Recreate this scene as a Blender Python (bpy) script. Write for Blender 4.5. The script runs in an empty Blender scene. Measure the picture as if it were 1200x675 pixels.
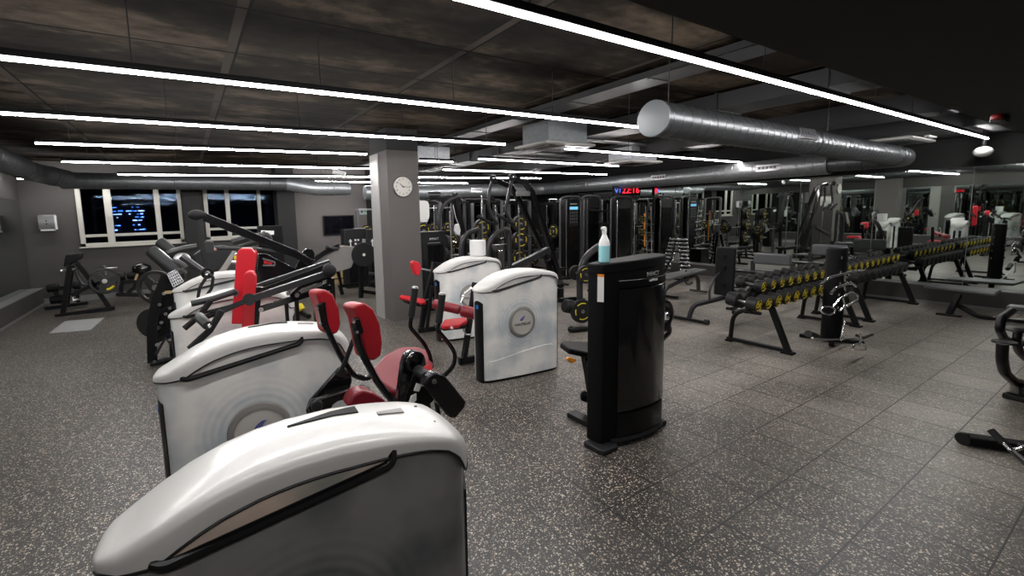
import bpy, math, random
from mathutils import Vector, Matrix
random.seed(7)
scene = bpy.context.scene
COL = scene.collection
PI = math.pi
# ------------------------------------------------------------------ camera
MR = ((0.8542945636698026, -0.5190949809898794, -0.02685515211907344),
      (-0.08277471646614637, -0.08485574639076188, -0.9929490664774382),
      (0.5131560628095228, 0.8504939170949923, -0.11545974270820822))
FPX, CX, CY, EYE = 521.598, 534.508, 309.123, 2.0

def at(x, y, axis, val):
    """real point of the room seen at (x, y) that lies on the plane axis = val (metres)"""
    a, b, c = (x - CX) / FPX, (y - CY) / FPX, 1.0
    d = Vector([MR[0][i] * a + MR[1][i] * b + MR[2][i] * c for i in range(3)])
    o = Vector((0, 0, EYE))
    k = 'XYZ'.index(axis)
    return o + d * ((val - o[k]) / d[k])

def aty(Y, *pts):
    return [at(p[0], p[1], 'Y', p[2] if len(p) > 2 else Y) for p in pts]

# ------------------------------------------------------------------ materials
MATS = {}
def mat(name, col, rough=0.5, metal=0.0, emit=None, estr=0, bump=0, bscale=200, spec=None, var=0, vscale=4, coat=0):
    m = bpy.data.materials.new(name); m.use_nodes = True
    nt = m.node_tree; b = nt.nodes['Principled BSDF']
    c = (*col, 1)
    b.inputs['Base Color'].default_value = c
    b.inputs['Roughness'].default_value = rough
    b.inputs['Metallic'].default_value = metal
    if spec is not None: b.inputs['Specular IOR Level'].default_value = spec
    if coat: b.inputs['Coat Weight'].default_value = coat; b.inputs['Coat Roughness'].default_value = 0.1
    if emit: b.inputs['Emission Color'].default_value = (*emit, 1); b.inputs['Emission Strength'].default_value = estr
    tc = nt.nodes.new('ShaderNodeTexCoord')
    if bump:
        n = nt.nodes.new('ShaderNodeTexNoise'); n.inputs['Scale'].default_value = bscale; n.inputs['Detail'].default_value = 3
        nt.links.new(tc.outputs['Object'], n.inputs['Vector'])
        bp = nt.nodes.new('ShaderNodeBump'); bp.inputs['Strength'].default_value = bump; bp.inputs['Distance'].default_value = 0.002
        nt.links.new(n.outputs['Fac'], bp.inputs['Height']); nt.links.new(bp.outputs['Normal'], b.inputs['Normal'])
    if var:
        n = nt.nodes.new('ShaderNodeTexNoise'); n.inputs['Scale'].default_value = vscale; n.inputs['Detail'].default_value = 5
        nt.links.new(tc.outputs['Object'], n.inputs['Vector'])
        mx = nt.nodes.new('ShaderNodeMix'); mx.data_type = 'RGBA'
        mx.inputs[6].default_value = tuple(v * (1 - var) for v in col) + (1,)
        mx.inputs[7].default_value = tuple(min(1, v * (1 + var)) for v in col) + (1,)
        nt.links.new(n.outputs['Fac'], mx.inputs[0]); nt.links.new(mx.outputs[2], b.inputs['Base Color'])
    MATS[name] = m
    return m

mat('black', (.005, .005, .0055), .35, spec=.28)
mat('black_matte', (.0045, .0045, .005), .6, spec=.15, bump=.2, bscale=300)
mat('black_gloss', (.006, .006, .007), .15, coat=.4)
mat('charcoal', (.016, .0165, .0175), .45, spec=.3, var=.15)
mat('grey_tube', (.034, .035, .037), .33, metal=.2)
mat('grey_shroud', (.27, .255, .245), .5, var=.1)
mat('rubber', (.010, .010, .010), .5, spec=.4, bump=.3, bscale=500)
mat('grip', (.014, .014, .015), .7, spec=.25, bump=.4, bscale=400)
mat('pad_black', (.005, .005, .0055), .5, spec=.25, bump=.25, bscale=350)
mat('pad_grey', (.10, .103, .108), .4, bump=.2, bscale=350)
mat('red_deep', (.34, .010, .018), .36, bump=.15, bscale=350, var=.15)
mat('red', (.60, .014, .026), .38, bump=.15, bscale=350, var=.12)
mat('dark_red', (.20, .008, .018), .36, bump=.15, bscale=350, var=.15)
mat('frame_grey', (.15, .153, .158), .3, metal=.5)
mat('dark_mirror', (.30, .33, .32), .02, metal=1)
mat('chrome', (.80, .80, .81), .22, metal=1)
mat('steel', (.45, .45, .46), .3, metal=1)
mat('white_plastic', (.60, .595, .575), .3, coat=.25, var=.03)
mat('white', (.8, .8, .8), .5)
mat('off_white', (.62, .60, .55), .5)
mat('badge_ring', (.27, .26, .245), .35, metal=.2)
mat('badge_face', (.5, .475, .44), .4)
mat('logo_blue', (.03, .05, .28), .4)
mat('emblem_blue', (.02, .16, .5), .3)
mat('dark_text', (.05, .05, .06), .4)
mat('grey_text', (.35, .35, .36), .4)
mat('yellow', (.72, .58, .02), .5)
mat('orange', (.85, .30, .02), .5)
mat('gold_lid', (.55, .4, .2), .4)
mat('cyan_liquid', (.36, .74, .79), .25)
mat('frost_clear', (.78, .86, .86), .25)
mat('sticker', (.8, .8, .78), .5)
mat('glass_dark', (.004, .004, .006), .05, spec=.6)
mat('night_glass', (.003, .003, .012), .06, spec=.7)
mat('frame_white', (.45, .435, .39), .45)
mat('skirting', (.16, .16, .16), .5)
mat('wall', (.050, .046, .044), .75, var=.06, vscale=1.5, bump=.1, bscale=60)
mat('wall_dark', (.012, .0118, .0118), .8)
mat('soffit', (.0085, .0082, .0082), .85, var=.15, vscale=2)
mat('column', (.115, .104, .10), .7, var=.05, vscale=2)
mat('column_edge', (.42, .41, .40), .4, metal=.2)
mat('duct_dark', (.02, .02, .021), .5, metal=.3)
mat('lid', (.33, .335, .335), .5, var=.1)
mat('mirror', (.62, .67, .635), .012, metal=1)
mat('mirror_edge', (.25, .27, .26), .3, metal=.5)
mat('tube_light', (1, 1, 1), .5, emit=(1, .975, .965), estr=92)
mat('tube_light_low', (1, 1, 1), .5, emit=(1, .96, .94), estr=60)
mat('tube_light_dim', (1, 1, 1), .5, emit=(1, .93, .92), estr=60)
mat('led_red', (.02, 0, 0), .4, emit=(1, .02, .04), estr=2.6)
mat('led_blue', (0, 0, .02), .4, emit=(.08, .15, 1), estr=2.5)
mat('led_panel', (.01, .01, .03), .4)
mat('screen_blue', (.02, .06, .1), .3, emit=(.2, .55, .9), estr=1.1)
mat('sign_green', (.30, .42, .36), .5)
mat('cap_grey', (.20, .215, .225), .45, metal=.2)
mat('galvanized_mid', (.135, .143, .15), .36, metal=.8, var=.25, vscale=16)
mat('galvanized_dark', (.10, .105, .11), .42, metal=.6, var=.2, vscale=14)
mat('red_alarm', (.16, .006, .006), .4)
mat('city_light', (.1, .3, 1), .5, emit=(.12, .42, 1), estr=2.2)
mat('city_white', (.8, .9, 1), .5, emit=(.6, .85, 1), estr=3)
mat('night_block', (.004, .004, .01), .8)

def galvanized():
    m = mat('galvanized', (.42, .44, .45), .42, metal=.75)
    nt = m.node_tree; b = nt.nodes['Principled BSDF']
    tc = nt.nodes.new('ShaderNodeTexCoord'); w = nt.nodes.new('ShaderNodeTexNoise')
    w.inputs['Scale'].default_value = 18; w.inputs['Detail'].default_value = 4
    nt.links.new(tc.outputs['Object'], w.inputs['Vector'])
    mx = nt.nodes.new('ShaderNodeMix'); mx.data_type = 'RGBA'
    mx.inputs[6].default_value = (.24, .258, .27, 1); mx.inputs[7].default_value = (.42, .445, .46, 1)
    nt.links.new(w.outputs['Fac'], mx.inputs[0]); nt.links.new(mx.outputs[2], b.inputs['Base Color'])
galvanized()

def frosted(name, base, dark, rings=True):
    """frosted plastic panel: cloudy off-white with faint concentric bands round the badge"""
    m = mat(name, base, .26, coat=.3)
    nt = m.node_tree; b = nt.nodes['Principled BSDF']; L = nt.links
    tc = nt.nodes.new('ShaderNodeTexCoord')
    n = nt.nodes.new('ShaderNodeTexNoise'); n.inputs['Scale'].default_value = 2.6; n.inputs['Detail'].default_value = 3
    L.new(tc.outputs['Object'], n.inputs['Vector'])
    mx = nt.nodes.new('ShaderNodeMix'); mx.data_type = 'RGBA'
    mx.inputs[6].default_value = (*dark, 1); mx.inputs[7].default_value = (*base, 1)
    cr = nt.nodes.new('ShaderNodeMapRange'); cr.inputs[1].default_value = .36; cr.inputs[2].default_value = .62
    L.new(n.outputs['Fac'], cr.inputs[0])
    if rings:
        mp = nt.nodes.new('ShaderNodeMapping'); mp.inputs['Location'].default_value = (-.618, 0, -.69); mp.inputs['Scale'].default_value = (1, 0, 1)
        L.new(tc.outputs['Object'], mp.inputs['Vector'])
        ln = nt.nodes.new('ShaderNodeVectorMath'); ln.operation = 'LENGTH'; L.new(mp.outputs['Vector'], ln.inputs[0])
        s = nt.nodes.new('ShaderNodeMath'); s.operation = 'MULTIPLY'; s.inputs[1].default_value = 150; L.new(ln.outputs['Value'], s.inputs[0])
        si = nt.nodes.new('ShaderNodeMath'); si.operation = 'SINE'; L.new(s.outputs[0], si.inputs[0])
        fo = nt.nodes.new('ShaderNodeMapRange'); fo.inputs[1].default_value = .40; fo.inputs[2].default_value = .22
        fo.inputs[3].default_value = 0; fo.inputs[4].default_value = 1; L.new(ln.outputs['Value'], fo.inputs[0])
        a = nt.nodes.new('ShaderNodeMath'); a.operation = 'MULTIPLY_ADD'; a.inputs[1].default_value = .16; a.inputs[2].default_value = .28; L.new(si.outputs[0], a.inputs[0])
        c = nt.nodes.new('ShaderNodeMath'); c.operation = 'MULTIPLY'; L.new(a.outputs[0], c.inputs[0]); L.new(fo.outputs[0], c.inputs[1])
        d = nt.nodes.new('ShaderNodeMath'); d.operation = 'SUBTRACT'; L.new(cr.outputs[0], d.inputs[0]); L.new(c.outputs[0], d.inputs[1]); d.use_clamp = True
        L.new(d.outputs[0], mx.inputs[0])
    else:
        L.new(cr.outputs[0], mx.inputs[0])
    L.new(mx.outputs[2], b.inputs['Base Color'])
frosted('frosted', (.84, .825, .79), (.50, .54, .565))
frosted('smoked', (.23, .228, .218), (.09, .102, .108))
frosted('recess_pane', (.7, .68, .64), (.5, .5, .5), rings=False)
frosted('recess_tint', (.75, .58, .48), (.3, .3, .27), rings=False)

def floor_material():
    m = mat('rubber_floor', (.05, .048, .046), .39, spec=.6)
    nt = m.node_tree; b = nt.nodes['Principled BSDF']; L = nt.links; N = nt.nodes.new
    tc = N('ShaderNodeTexCoord')
    def voro(scale, thr, seedoff, cut=.5):
        mp = N('ShaderNodeMapping'); mp.inputs['Location'].default_value = (seedoff, seedoff * .7, 0)
        L.new(tc.outputs['Object'], mp.inputs['Vector'])
        nz = N('ShaderNodeTexNoise'); nz.inputs['Scale'].default_value = scale * 2.2; L.new(mp.outputs[0], nz.inputs['Vector'])
        ad = N('ShaderNodeMix'); ad.data_type = 'VECTOR'; ad.inputs[0].default_value = .02
        L.new(mp.outputs[0], ad.inputs[4]); L.new(nz.outputs['Color'], ad.inputs[5])
        v = N('ShaderNodeTexVoronoi'); v.inputs['Scale'].default_value = scale; L.new(ad.outputs[1], v.inputs['Vector'])
        lt = N('ShaderNodeMath'); lt.operation = 'LESS_THAN'; L.new(v.outputs['Distance'], lt.inputs[0])
        # per-cell random size so only some cells hold a fleck
        sp = N('ShaderNodeSeparateColor'); L.new(v.outputs['Color'], sp.inputs[0])
        mr = N('ShaderNodeMapRange'); mr.inputs[1].default_value = cut; mr.inputs[2].default_value = 1; mr.inputs[3].default_value = 0; mr.inputs[4].default_value = thr
        L.new(sp.outputs[0], mr.inputs[0]); L.new(mr.outputs[0], lt.inputs[1])
        return lt, sp
    f1, s1 = voro(78, .5, 0, .45); f2, s2 = voro(135, .5, 13, .66)
    mxf = N('ShaderNodeMath'); mxf.operation = 'MAXIMUM'; L.new(f1.outputs[0], mxf.inputs[0]); L.new(f2.outputs[0], mxf.inputs[1])
    # fleck colour tan / grey
    fc = N('ShaderNodeMix'); fc.data_type = 'RGBA'; fc.inputs[6].default_value = (.66, .53, .39, 1); fc.inputs[7].default_value = (.66, .61, .54, 1)
    L.new(s1.outputs[1], fc.inputs[0])
    # base wear
    n = N('ShaderNodeTexNoise'); n.inputs['Scale'].default_value = 1.1; n.inputs['Detail'].default_value = 6; L.new(tc.outputs['Object'], n.inputs['Vector'])
    n2 = N('ShaderNodeTexNoise'); n2.inputs['Scale'].default_value = 240; n2.inputs['Detail'].default_value = 2; L.new(tc.outputs['Object'], n2.inputs['Vector'])
    base = N('ShaderNodeMix'); base.data_type = 'RGBA'; base.inputs[6].default_value = (.010, .0092, .0088, 1); base.inputs[7].default_value = (.041, .038, .036, 1)
    av = N('ShaderNodeMath'); av.operation = 'MULTIPLY_ADD'; av.inputs[1].default_value = .5; L.new(n.outputs['Fac'], av.inputs[0])
    h = N('ShaderNodeMath'); h.operation = 'MULTIPLY'; h.inputs[1].default_value = .5; L.new(n2.outputs['Fac'], h.inputs[0]); L.new(h.outputs[0], av.inputs[2])
    cr = N('ShaderNodeMapRange'); cr.inputs[1].default_value = .35; cr.inputs[2].default_value = .68; L.new(av.outputs[0], cr.inputs[0]); L.new(cr.outputs[0], base.inputs[0])
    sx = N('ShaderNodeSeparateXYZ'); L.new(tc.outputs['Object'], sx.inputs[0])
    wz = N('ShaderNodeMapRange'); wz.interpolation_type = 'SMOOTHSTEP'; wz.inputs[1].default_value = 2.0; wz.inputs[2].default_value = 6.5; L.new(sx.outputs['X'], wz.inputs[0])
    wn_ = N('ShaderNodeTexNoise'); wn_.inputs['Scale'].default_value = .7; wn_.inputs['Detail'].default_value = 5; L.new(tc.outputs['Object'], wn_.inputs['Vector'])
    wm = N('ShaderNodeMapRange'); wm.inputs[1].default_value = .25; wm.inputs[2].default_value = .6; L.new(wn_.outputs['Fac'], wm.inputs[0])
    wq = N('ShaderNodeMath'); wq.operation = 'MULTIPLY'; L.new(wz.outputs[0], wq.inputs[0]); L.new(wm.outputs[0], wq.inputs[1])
    sheen_tint = N('ShaderNodeMix'); sheen_tint.data_type = 'RGBA'; L.new(wq.outputs[0], sheen_tint.inputs[0]); L.new(base.outputs[2], sheen_tint.inputs[6]); sheen_tint.inputs[7].default_value = (.215, .197, .172, 1)  # lamp sheen on the right-hand floor, painted into the base as a lighter tone
    base = sheen_tint
    # tile joints every half metre, and per-tile tone; long joints every metre are more open
    sep = N('ShaderNodeSeparateXYZ'); L.new(tc.outputs['Object'], sep.inputs[0])
    def joint(out, off, period, width):
        a = N('ShaderNodeMath'); a.operation = 'ADD'; a.inputs[1].default_value = off; L.new(out, a.inputs[0])
        d = N('ShaderNodeMath'); d.operation = 'DIVIDE'; d.inputs[1].default_value = period; L.new(a.outputs[0], d.inputs[0])
        fr = N('ShaderNodeMath'); fr.operation = 'FRACT'; L.new(d.outputs[0], fr.inputs[0])
        s = N('ShaderNodeMath'); s.operation = 'SUBTRACT'; s.inputs[1].default_value = .5; L.new(fr.outputs[0], s.inputs[0])
        ab = N('ShaderNodeMath'); ab.operation = 'ABSOLUTE'; L.new(s.outputs[0], ab.inputs[0])
        g = N('ShaderNodeMath'); g.operation = 'GREATER_THAN'; g.inputs[1].default_value = .5 - width / period / 2; L.new(ab.outputs[0], g.inputs[0])
        fl = N('ShaderNodeMath'); fl.operation = 'FLOOR'; L.new(d.outputs[0], fl.inputs[0])
        return g, fl
    jy, iy = joint(sep.outputs['Y'], -.893 + 50 * .486, .486, .0095)
    # stagger every other row by half a tile
    md = N('ShaderNodeMath'); md.operation = 'MODULO'; md.inputs[1].default_value = 2; L.new(iy.outputs[0], md.inputs[0])
    st = N('ShaderNodeMath'); st.operation = 'MULTIPLY_ADD'; st.inputs[1].default_value = .02; L.new(md.outputs[0], st.inputs[0]); L.new(sep.outputs['X'], st.inputs[2])
    jx, ix = joint(st.outputs[0], -3.694 + 50 * .47, .47, .012)
    jm = N('ShaderNodeMath'); jm.operation = 'MAXIMUM'; L.new(jy.outputs[0], jm.inputs[0])
    jxs = N('ShaderNodeMath'); jxs.operation = 'MULTIPLY'; jxs.inputs[1].default_value = 1; L.new(jx.outputs[0], jxs.inputs[0]); L.new(jxs.outputs[0], jm.inputs[1])
    # only right of the machines are the joints open; further left the sheet is tight
    xl = N('ShaderNodeMapRange'); xl.inputs[1].default_value = 1.2; xl.inputs[2].default_value = 2.2; xl.inputs[3].default_value = .25; L.new(sep.outputs['X'], xl.inputs[0])
    jl = N('ShaderNodeMath'); jl.operation = 'MULTIPLY'; L.new(jm.outputs[0], jl.inputs[0]); L.new(xl.outputs[0], jl.inputs[1])
    cv = N('ShaderNodeCombineXYZ'); L.new(ix.outputs[0], cv.inputs[0]); L.new(iy.outputs[0], cv.inputs[1])
    wn = N('ShaderNodeTexWhiteNoise'); wn.noise_dimensions = '3D'; L.new(cv.outputs[0], wn.inputs['Vector'])
    tone = N('ShaderNodeMapRange'); tone.inputs[3].default_value = .8; tone.inputs[4].default_value = 1.25; L.new(wn.outputs['Value'], tone.inputs[0])
    bt = N('ShaderNodeMix'); bt.data_type = 'RGBA'; bt.blend_type = 'MULTIPLY'; bt.inputs[0].default_value = 1
    L.new(base.outputs[2], bt.inputs[6]); L.new(tone.outputs[0], bt.inputs[7])
    c1 = N('ShaderNodeMix'); c1.data_type = 'RGBA'; L.new(mxf.outputs[0], c1.inputs[0]); L.new(bt.outputs[2], c1.inputs[6]); L.new(fc.outputs[2], c1.inputs[7])
    c2 = N('ShaderNodeMix'); c2.data_type = 'RGBA'; L.new(jl.outputs[0], c2.inputs[0]); L.new(c1.outputs[2], c2.inputs[6]); c2.inputs[7].default_value = (.008, .008, .008, 1)
    L.new(c2.outputs[2], b.inputs['Base Color'])
    bp = N('ShaderNodeBump'); bp.inputs['Strength'].default_value = .35; bp.inputs['Distance'].default_value = .002
    L.new(n2.outputs['Fac'], bp.inputs['Height']); L.new(bp.outputs['Normal'], b.inputs['Normal'])
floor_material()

def concrete_material():
    m = mat('concrete', (.1, .095, .09), .9, spec=.04)
    nt = m.node_tree; b = nt.nodes['Principled BSDF']; L = nt.links; N = nt.nodes.new
    tc = N('ShaderNodeTexCoord')
    mp = N('ShaderNodeMapping'); mp.inputs['Scale'].default_value = (.7, 1.3, 1); L.new(tc.outputs['Object'], mp.inputs[0])
    n = N('ShaderNodeTexNoise'); n.inputs['Scale'].default_value = 1.1; n.inputs['Detail'].default_value = 9; n.inputs['Roughness'].default_value = .62; L.new(mp.outputs[0], n.inputs['Vector'])
    n2 = N('ShaderNodeTexNoise'); n2.inputs['Scale'].default_value = 6; n2.inputs['Detail'].default_value = 6; L.new(mp.outputs[0], n2.inputs['Vector'])
    cr = N('ShaderNodeValToRGB'); L.new(n.outputs['Fac'], cr.inputs[0])
    e = cr.color_ramp.elements; e[0].position = .36; e[0].color = (.007, .005, .0035, 1); e[1].position = .62; e[1].color = (.112, .086, .062, 1)
    k = cr.color_ramp.elements.new(.5); k.color = (.028, .021, .0148, 1)
    mm = N('ShaderNodeMix'); mm.data_type = 'RGBA'; mm.blend_type = 'MULTIPLY'; mm.inputs[0].default_value = .9
    L.new(cr.outputs[0], mm.inputs[6]); L.new(n2.outputs['Fac'], mm.inputs[7])
    sep = N('ShaderNodeSeparateXYZ'); L.new(tc.outputs['Object'], sep.inputs[0])
    def line(out, off, period, width, src=None):
        a = N('ShaderNodeMath'); a.operation = 'ADD'; a.inputs[1].default_value = off; L.new(out, a.inputs[0])
        d = N('ShaderNodeMath'); d.operation = 'DIVIDE'; d.inputs[1].default_value = period; L.new(a.outputs[0], d.inputs[0])
        fr = N('ShaderNodeMath'); fr.operation = 'FRACT'; L.new(d.outputs[0], fr.inputs[0])
        s = N('ShaderNodeMath'); s.operation = 'SUBTRACT'; s.inputs[1].default_value = .5; L.new(fr.outputs[0], s.inputs[0])
        ab = N('ShaderNodeMath'); ab.operation = 'ABSOLUTE'; L.new(s.outputs[0], ab.inputs[0])
        g = N('ShaderNodeMath'); g.operation = 'GREATER_THAN'; g.inputs[1].default_value = .5 - width / period / 2; L.new(ab.outputs[0], g.inputs[0])
        fl = N('ShaderNodeMath'); fl.operation = 'FLOOR'; L.new(d.outputs[0], fl.inputs[0])
        return g, fl
    strip, ix = line(sep.outputs['X'], -.48 + 19, 1.9, .075)
    edge, _ = line(sep.outputs['X'], -.48 + 19 - .05, 1.9, .02)
    ym, _ = line(sep.outputs['Y'], -.68 + 20, 1.0, .028)
    # panel tone
    s1 = N('ShaderNodeMix'); s1.data_type = 'RGBA'; L.new(strip.outputs[0], s1.inputs[0]); L.new(mm.outputs[2], s1.inputs[6]); s1.inputs[7].default_value = (.036, .030, .024, 1)
    mj = N('ShaderNodeMath'); mj.operation = 'MAXIMUM'; L.new(edge.outputs[0], mj.inputs[0]); L.new(ym.outputs[0], mj.inputs[1])
    s2 = N('ShaderNodeMix'); s2.data_type = 'RGBA'; L.new(mj.outputs[0], s2.inputs[0]); L.new(s1.outputs[2], s2.inputs[6]); s2.inputs[7].default_value = (.0015, .0013, .0012, 1)
    L.new(s2.outputs[2], b.inputs['Base Color'])
concrete_material()

def disc_material():
    m = mat('rubber_disc', (.02, .02, .02), .55)
disc_material()

# ------------------------------------------------------------------ mesh builder
INV = {}
def tag(o, label=None, cat=None, group=None, kind=None):
    if label: o['label'] = label
    if cat: o['category'] = cat
    if group: o['group'] = group
    if kind: o['kind'] = kind
    return o

def thing(name, label, cat, loc, rz=0, group=None):
    o = bpy.data.objects.new(name, None); COL.objects.link(o)
    o.location = loc; o.rotation_euler = (0, 0, rz); o.empty_display_size = .1
    tag(o, label, cat, group)
    INV[o.name] = (Matrix.Translation(Vector(loc)) @ Matrix.Rotation(rz, 4, 'Z')).inverted()
    return o

def fillet(pts, d, n=4):
    pts = [Vector(p) for p in pts]
    if len(pts) < 3 or d <= 0: return pts
    out = [pts[0]]
    for i in range(1, len(pts) - 1):
        a, b, c = pts[i - 1], pts[i], pts[i + 1]
        u, v = a - b, c - b
        lu, lv = u.length, v.length
        if lu < 1e-6 or lv < 1e-6: continue
        k = min(d, lu * .45, lv * .45)
        p, q = b + u / lu * k, b + v / lv * k
        for j in range(n + 1):
            t = j / n
            out.append(p * (1 - t) ** 2 + b * 2 * t * (1 - t) + q * t * t)
    out.append(pts[-1])
    return out

class MB:
    def __init__(s): s.v = []; s.f = []
    def add(s, vs, fs):
        k = len(s.v); s.v += [Vector(p) for p in vs]; s.f += [tuple(i + k for i in f) for f in fs]; return s
    def box(s, c, size, rot=None, taper=1.0, ch=0):
        """box centred at c; ch cuts its corners in plan"""
        x, y, z = size[0] / 2, size[1] / 2, size[2] / 2
        if ch:
            pl = [(-x + ch, -y), (x - ch, -y), (x, -y + ch), (x, y - ch), (x - ch, y), (-x + ch, y), (-x, y - ch), (-x, -y + ch)]
        else: pl = [(-x, -y), (x, -y), (x, y), (-x, y)]
        n = len(pl)
        vs = [Vector((a, b, -z)) for a, b in pl] + [Vector((a * taper, b * taper, z)) for a, b in pl]
        if rot is not None: vs = [rot @ p for p in vs]
        vs = [p + Vector(c) for p in vs]
        s.add(vs, [tuple(range(n))[::-1], tuple(range(n, 2 * n))] + [(i, (i + 1) % n, (i + 1) % n + n, i + n) for i in range(n)])
        return s
    def bb(s, a, b):
        return s.box([(a[i] + b[i]) / 2 for i in range(3)], [abs(b[i] - a[i]) for i in range(3)])
    def rings(s, rings, cap=True, closed=True):
        n = len(rings[0]); k = len(s.v); m = len(rings)
        for r in rings: s.v += [Vector(p) for p in r]
        for j in range(m - 1):
            for i in range(n if closed else n - 1):
                a, b = k + j * n + i, k + j * n + (i + 1) % n
                s.f.append((a, b, b + n, a + n))
        if cap:
            s.f.append(tuple(k + i for i in range(n))[::-1]); s.f.append(tuple(k + (m - 1) * n + i for i in range(n)))
        return s
    def tube(s, pts, r, seg=8, bend=0.0, closed=False, sec=None, up=None):
        """sweep a circle of radius r (or list of radii) or a rectangle sec=(w, h) along pts"""
        pts = fillet(pts, bend) if bend else [Vector(p) for p in pts]
        n = len(pts)
        if n < 2: return s
        rr = r if isinstance(r, (list, tuple)) else [r] * n
        if len(rr) != n: rr = [rr[0] + (rr[-1] - rr[0]) * i / (n - 1) for i in range(n)]
        tang = []
        for i in range(n):
            a = pts[i - 1] if i or closed else pts[0]
            b = pts[(i + 1) % n] if i < n - 1 or closed else pts[-1]
            t = (b - a); tang.append(t.normalized() if t.length > 1e-9 else Vector((0, 0, 1)))
        nrm = Vector(up) if up is not None else (Vector((0, 0, 1)) if abs(tang[0].z) < .9 else Vector((0, 1, 0)))
        rings = []
        for i in range(n):
            t = tang[i]
            nrm = (nrm - t * nrm.dot(t))
            if nrm.length < 1e-6: nrm = t.orthogonal()
            nrm.normalize(); bi = t.cross(nrm)
            if sec:
                w, h = sec[0] / 2, sec[1] / 2
                rings.append([pts[i] + bi * a + nrm * b for a, b in ((-w, -h), (w, -h), (w, h), (-w, h))])
            else:
                rings.append([pts[i] + (bi * math.cos(2 * PI * k / seg) + nrm * math.sin(2 * PI * k / seg)) * rr[i] for k in range(seg)])
        if closed:
            rings.append(rings[0]); s.rings(rings, cap=False)
        else: s.rings(rings)
        return s
    def bar(s, a, b, w, h, up=None): return s.tube([a, b], 0, sec=(w, h), up=up)
    def cyl(s, a, b, r, seg=16, r2=None): return s.tube([a, b], [r, r if r2 is None else r2], seg)
    def lathe(s, prof, c=(0, 0, 0), axis=(0, 0, 1), seg=20, cap=True):
        """prof: list of (radius, distance along axis)"""
        ax = Vector(axis).normalized(); u = ax.orthogonal().normalized(); w = ax.cross(u); c = Vector(c)
        s.rings([[c + ax * h + (u * math.cos(2 * PI * k / seg) + w * math.sin(2 * PI * k / seg)) * max(r, .0005) for k in range(seg)] for r, h in prof], cap=cap)
        return s
    def ball(s, c, r, seg=12, sc=(1, 1, 1)):
        c = Vector(c); n = seg // 2
        s.rings([[c + Vector((math.cos(2 * PI * k / seg) * math.sin(PI * j / n) * r * sc[0], math.sin(2 * PI * k / seg) * math.sin(PI * j / n) * r * sc[1], -math.cos(PI * j / n) * r * sc[2])) for k in range(seg)]
                 for j in [.08] + list(range(1, n)) + [n - .08]])
        return s
    def prism(s, pts, d):
        """polygon extruded by vector d"""
        n = len(pts); d = Vector(d); p = [Vector(q) for q in pts]
        s.add(p + [q + d for q in p], [tuple(range(n))[::-1], tuple(range(n, 2 * n))] + [(i, (i + 1) % n, (i + 1) % n + n, i + n) for i in range(n)])
        return s
    def torus(s, c, R, r, axis=(0, 0, 1), seg=20, rs=6, a0=0, a1=2 * PI):
        ax = Vector(axis).normalized(); u = ax.orthogonal().normalized(); w = ax.cross(u); c = Vector(c)
        full = abs(a1 - a0 - 2 * PI) < 1e-3
        pts = [c + (u * math.cos(a0 + (a1 - a0) * k / seg) + w * math.sin(a0 + (a1 - a0) * k / seg)) * R for k in range(seg if full else seg + 1)]
        return s.tube(pts, r, rs, closed=full)
    def build(s, name, m, parent=None, world=False, bevel=0, smooth=True, seg=2, subsurf=0):
        vs = s.v
        if parent is not None and world: I = INV[parent.name]; vs = [I @ p for p in vs]
        me = bpy.data.meshes.new(name); me.from_pydata([tuple(p) for p in vs], [], s.f); me.update()
        import bmesh
        bm = bmesh.new(); bm.from_mesh(me); bmesh.ops.recalc_face_normals(bm, faces=bm.faces); bm.to_mesh(me); bm.free()
        me.materials.append(MATS[m])
        if smooth:
            me.shade_smooth(); me.set_sharp_from_angle(angle=math.radians(38))
        o = bpy.data.objects.new(name, me); COL.objects.link(o)
        if parent is not None:
            o.parent = parent
            if parent.name in INV: INV[o.name] = INV[parent.name]
        if bevel:
            b = o.modifiers.new('bevel', 'BEVEL'); b.width = bevel; b.segments = seg; b.limit_method = 'ANGLE'; b.angle_limit = math.radians(35)
            b.harden_normals = False
        if subsurf:
            q = o.modifiers.new('subsurf', 'SUBSURF'); q.levels = subsurf; q.render_levels = subsurf
        return o

def lettering(txt, size, m, loc, rot, parent=None, name='lettering', ext=.0015, align='CENTER'):
    cu = bpy.data.curves.new(name, 'FONT'); cu.body = txt; cu.size = size; cu.extrude = ext; cu.align_x = align; cu.align_y = 'CENTER'
    t = bpy.data.objects.new('tmp', cu); COL.objects.link(t)
    dg = bpy.context.evaluated_depsgraph_get(); dg.update()
    me = bpy.data.meshes.new_from_object(t.evaluated_get(dg)); bpy.data.objects.remove(t); bpy.data.curves.remove(cu)
    me.name = name
    R = rot.to_4x4() if hasattr(rot, 'to_4x4') else Matrix.Identity(4)
    me.transform(Matrix.Translation(Vector(loc)) @ R)
    me.materials.clear(); me.materials.append(MATS[m])
    o = bpy.data.objects.new(name, me); COL.objects.link(o)
    if parent is not None: o.parent = parent
    return o
FACE_NEG_Y = Matrix.Rotation(PI / 2, 3, 'X')                   # text facing -Y, reading along +X
FACE_POS_X = Matrix.Rotation(PI / 2, 3, 'Z') @ FACE_NEG_Y      # text facing +X

def struct(o, label=None): tag(o, label, None, None, 'structure'); return o

def copy_tree(o, parent=None):
    c = o.copy(); COL.objects.link(c); c.parent = parent
    for ch in list(o.children): copy_tree(ch, c)
    return c
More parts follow.
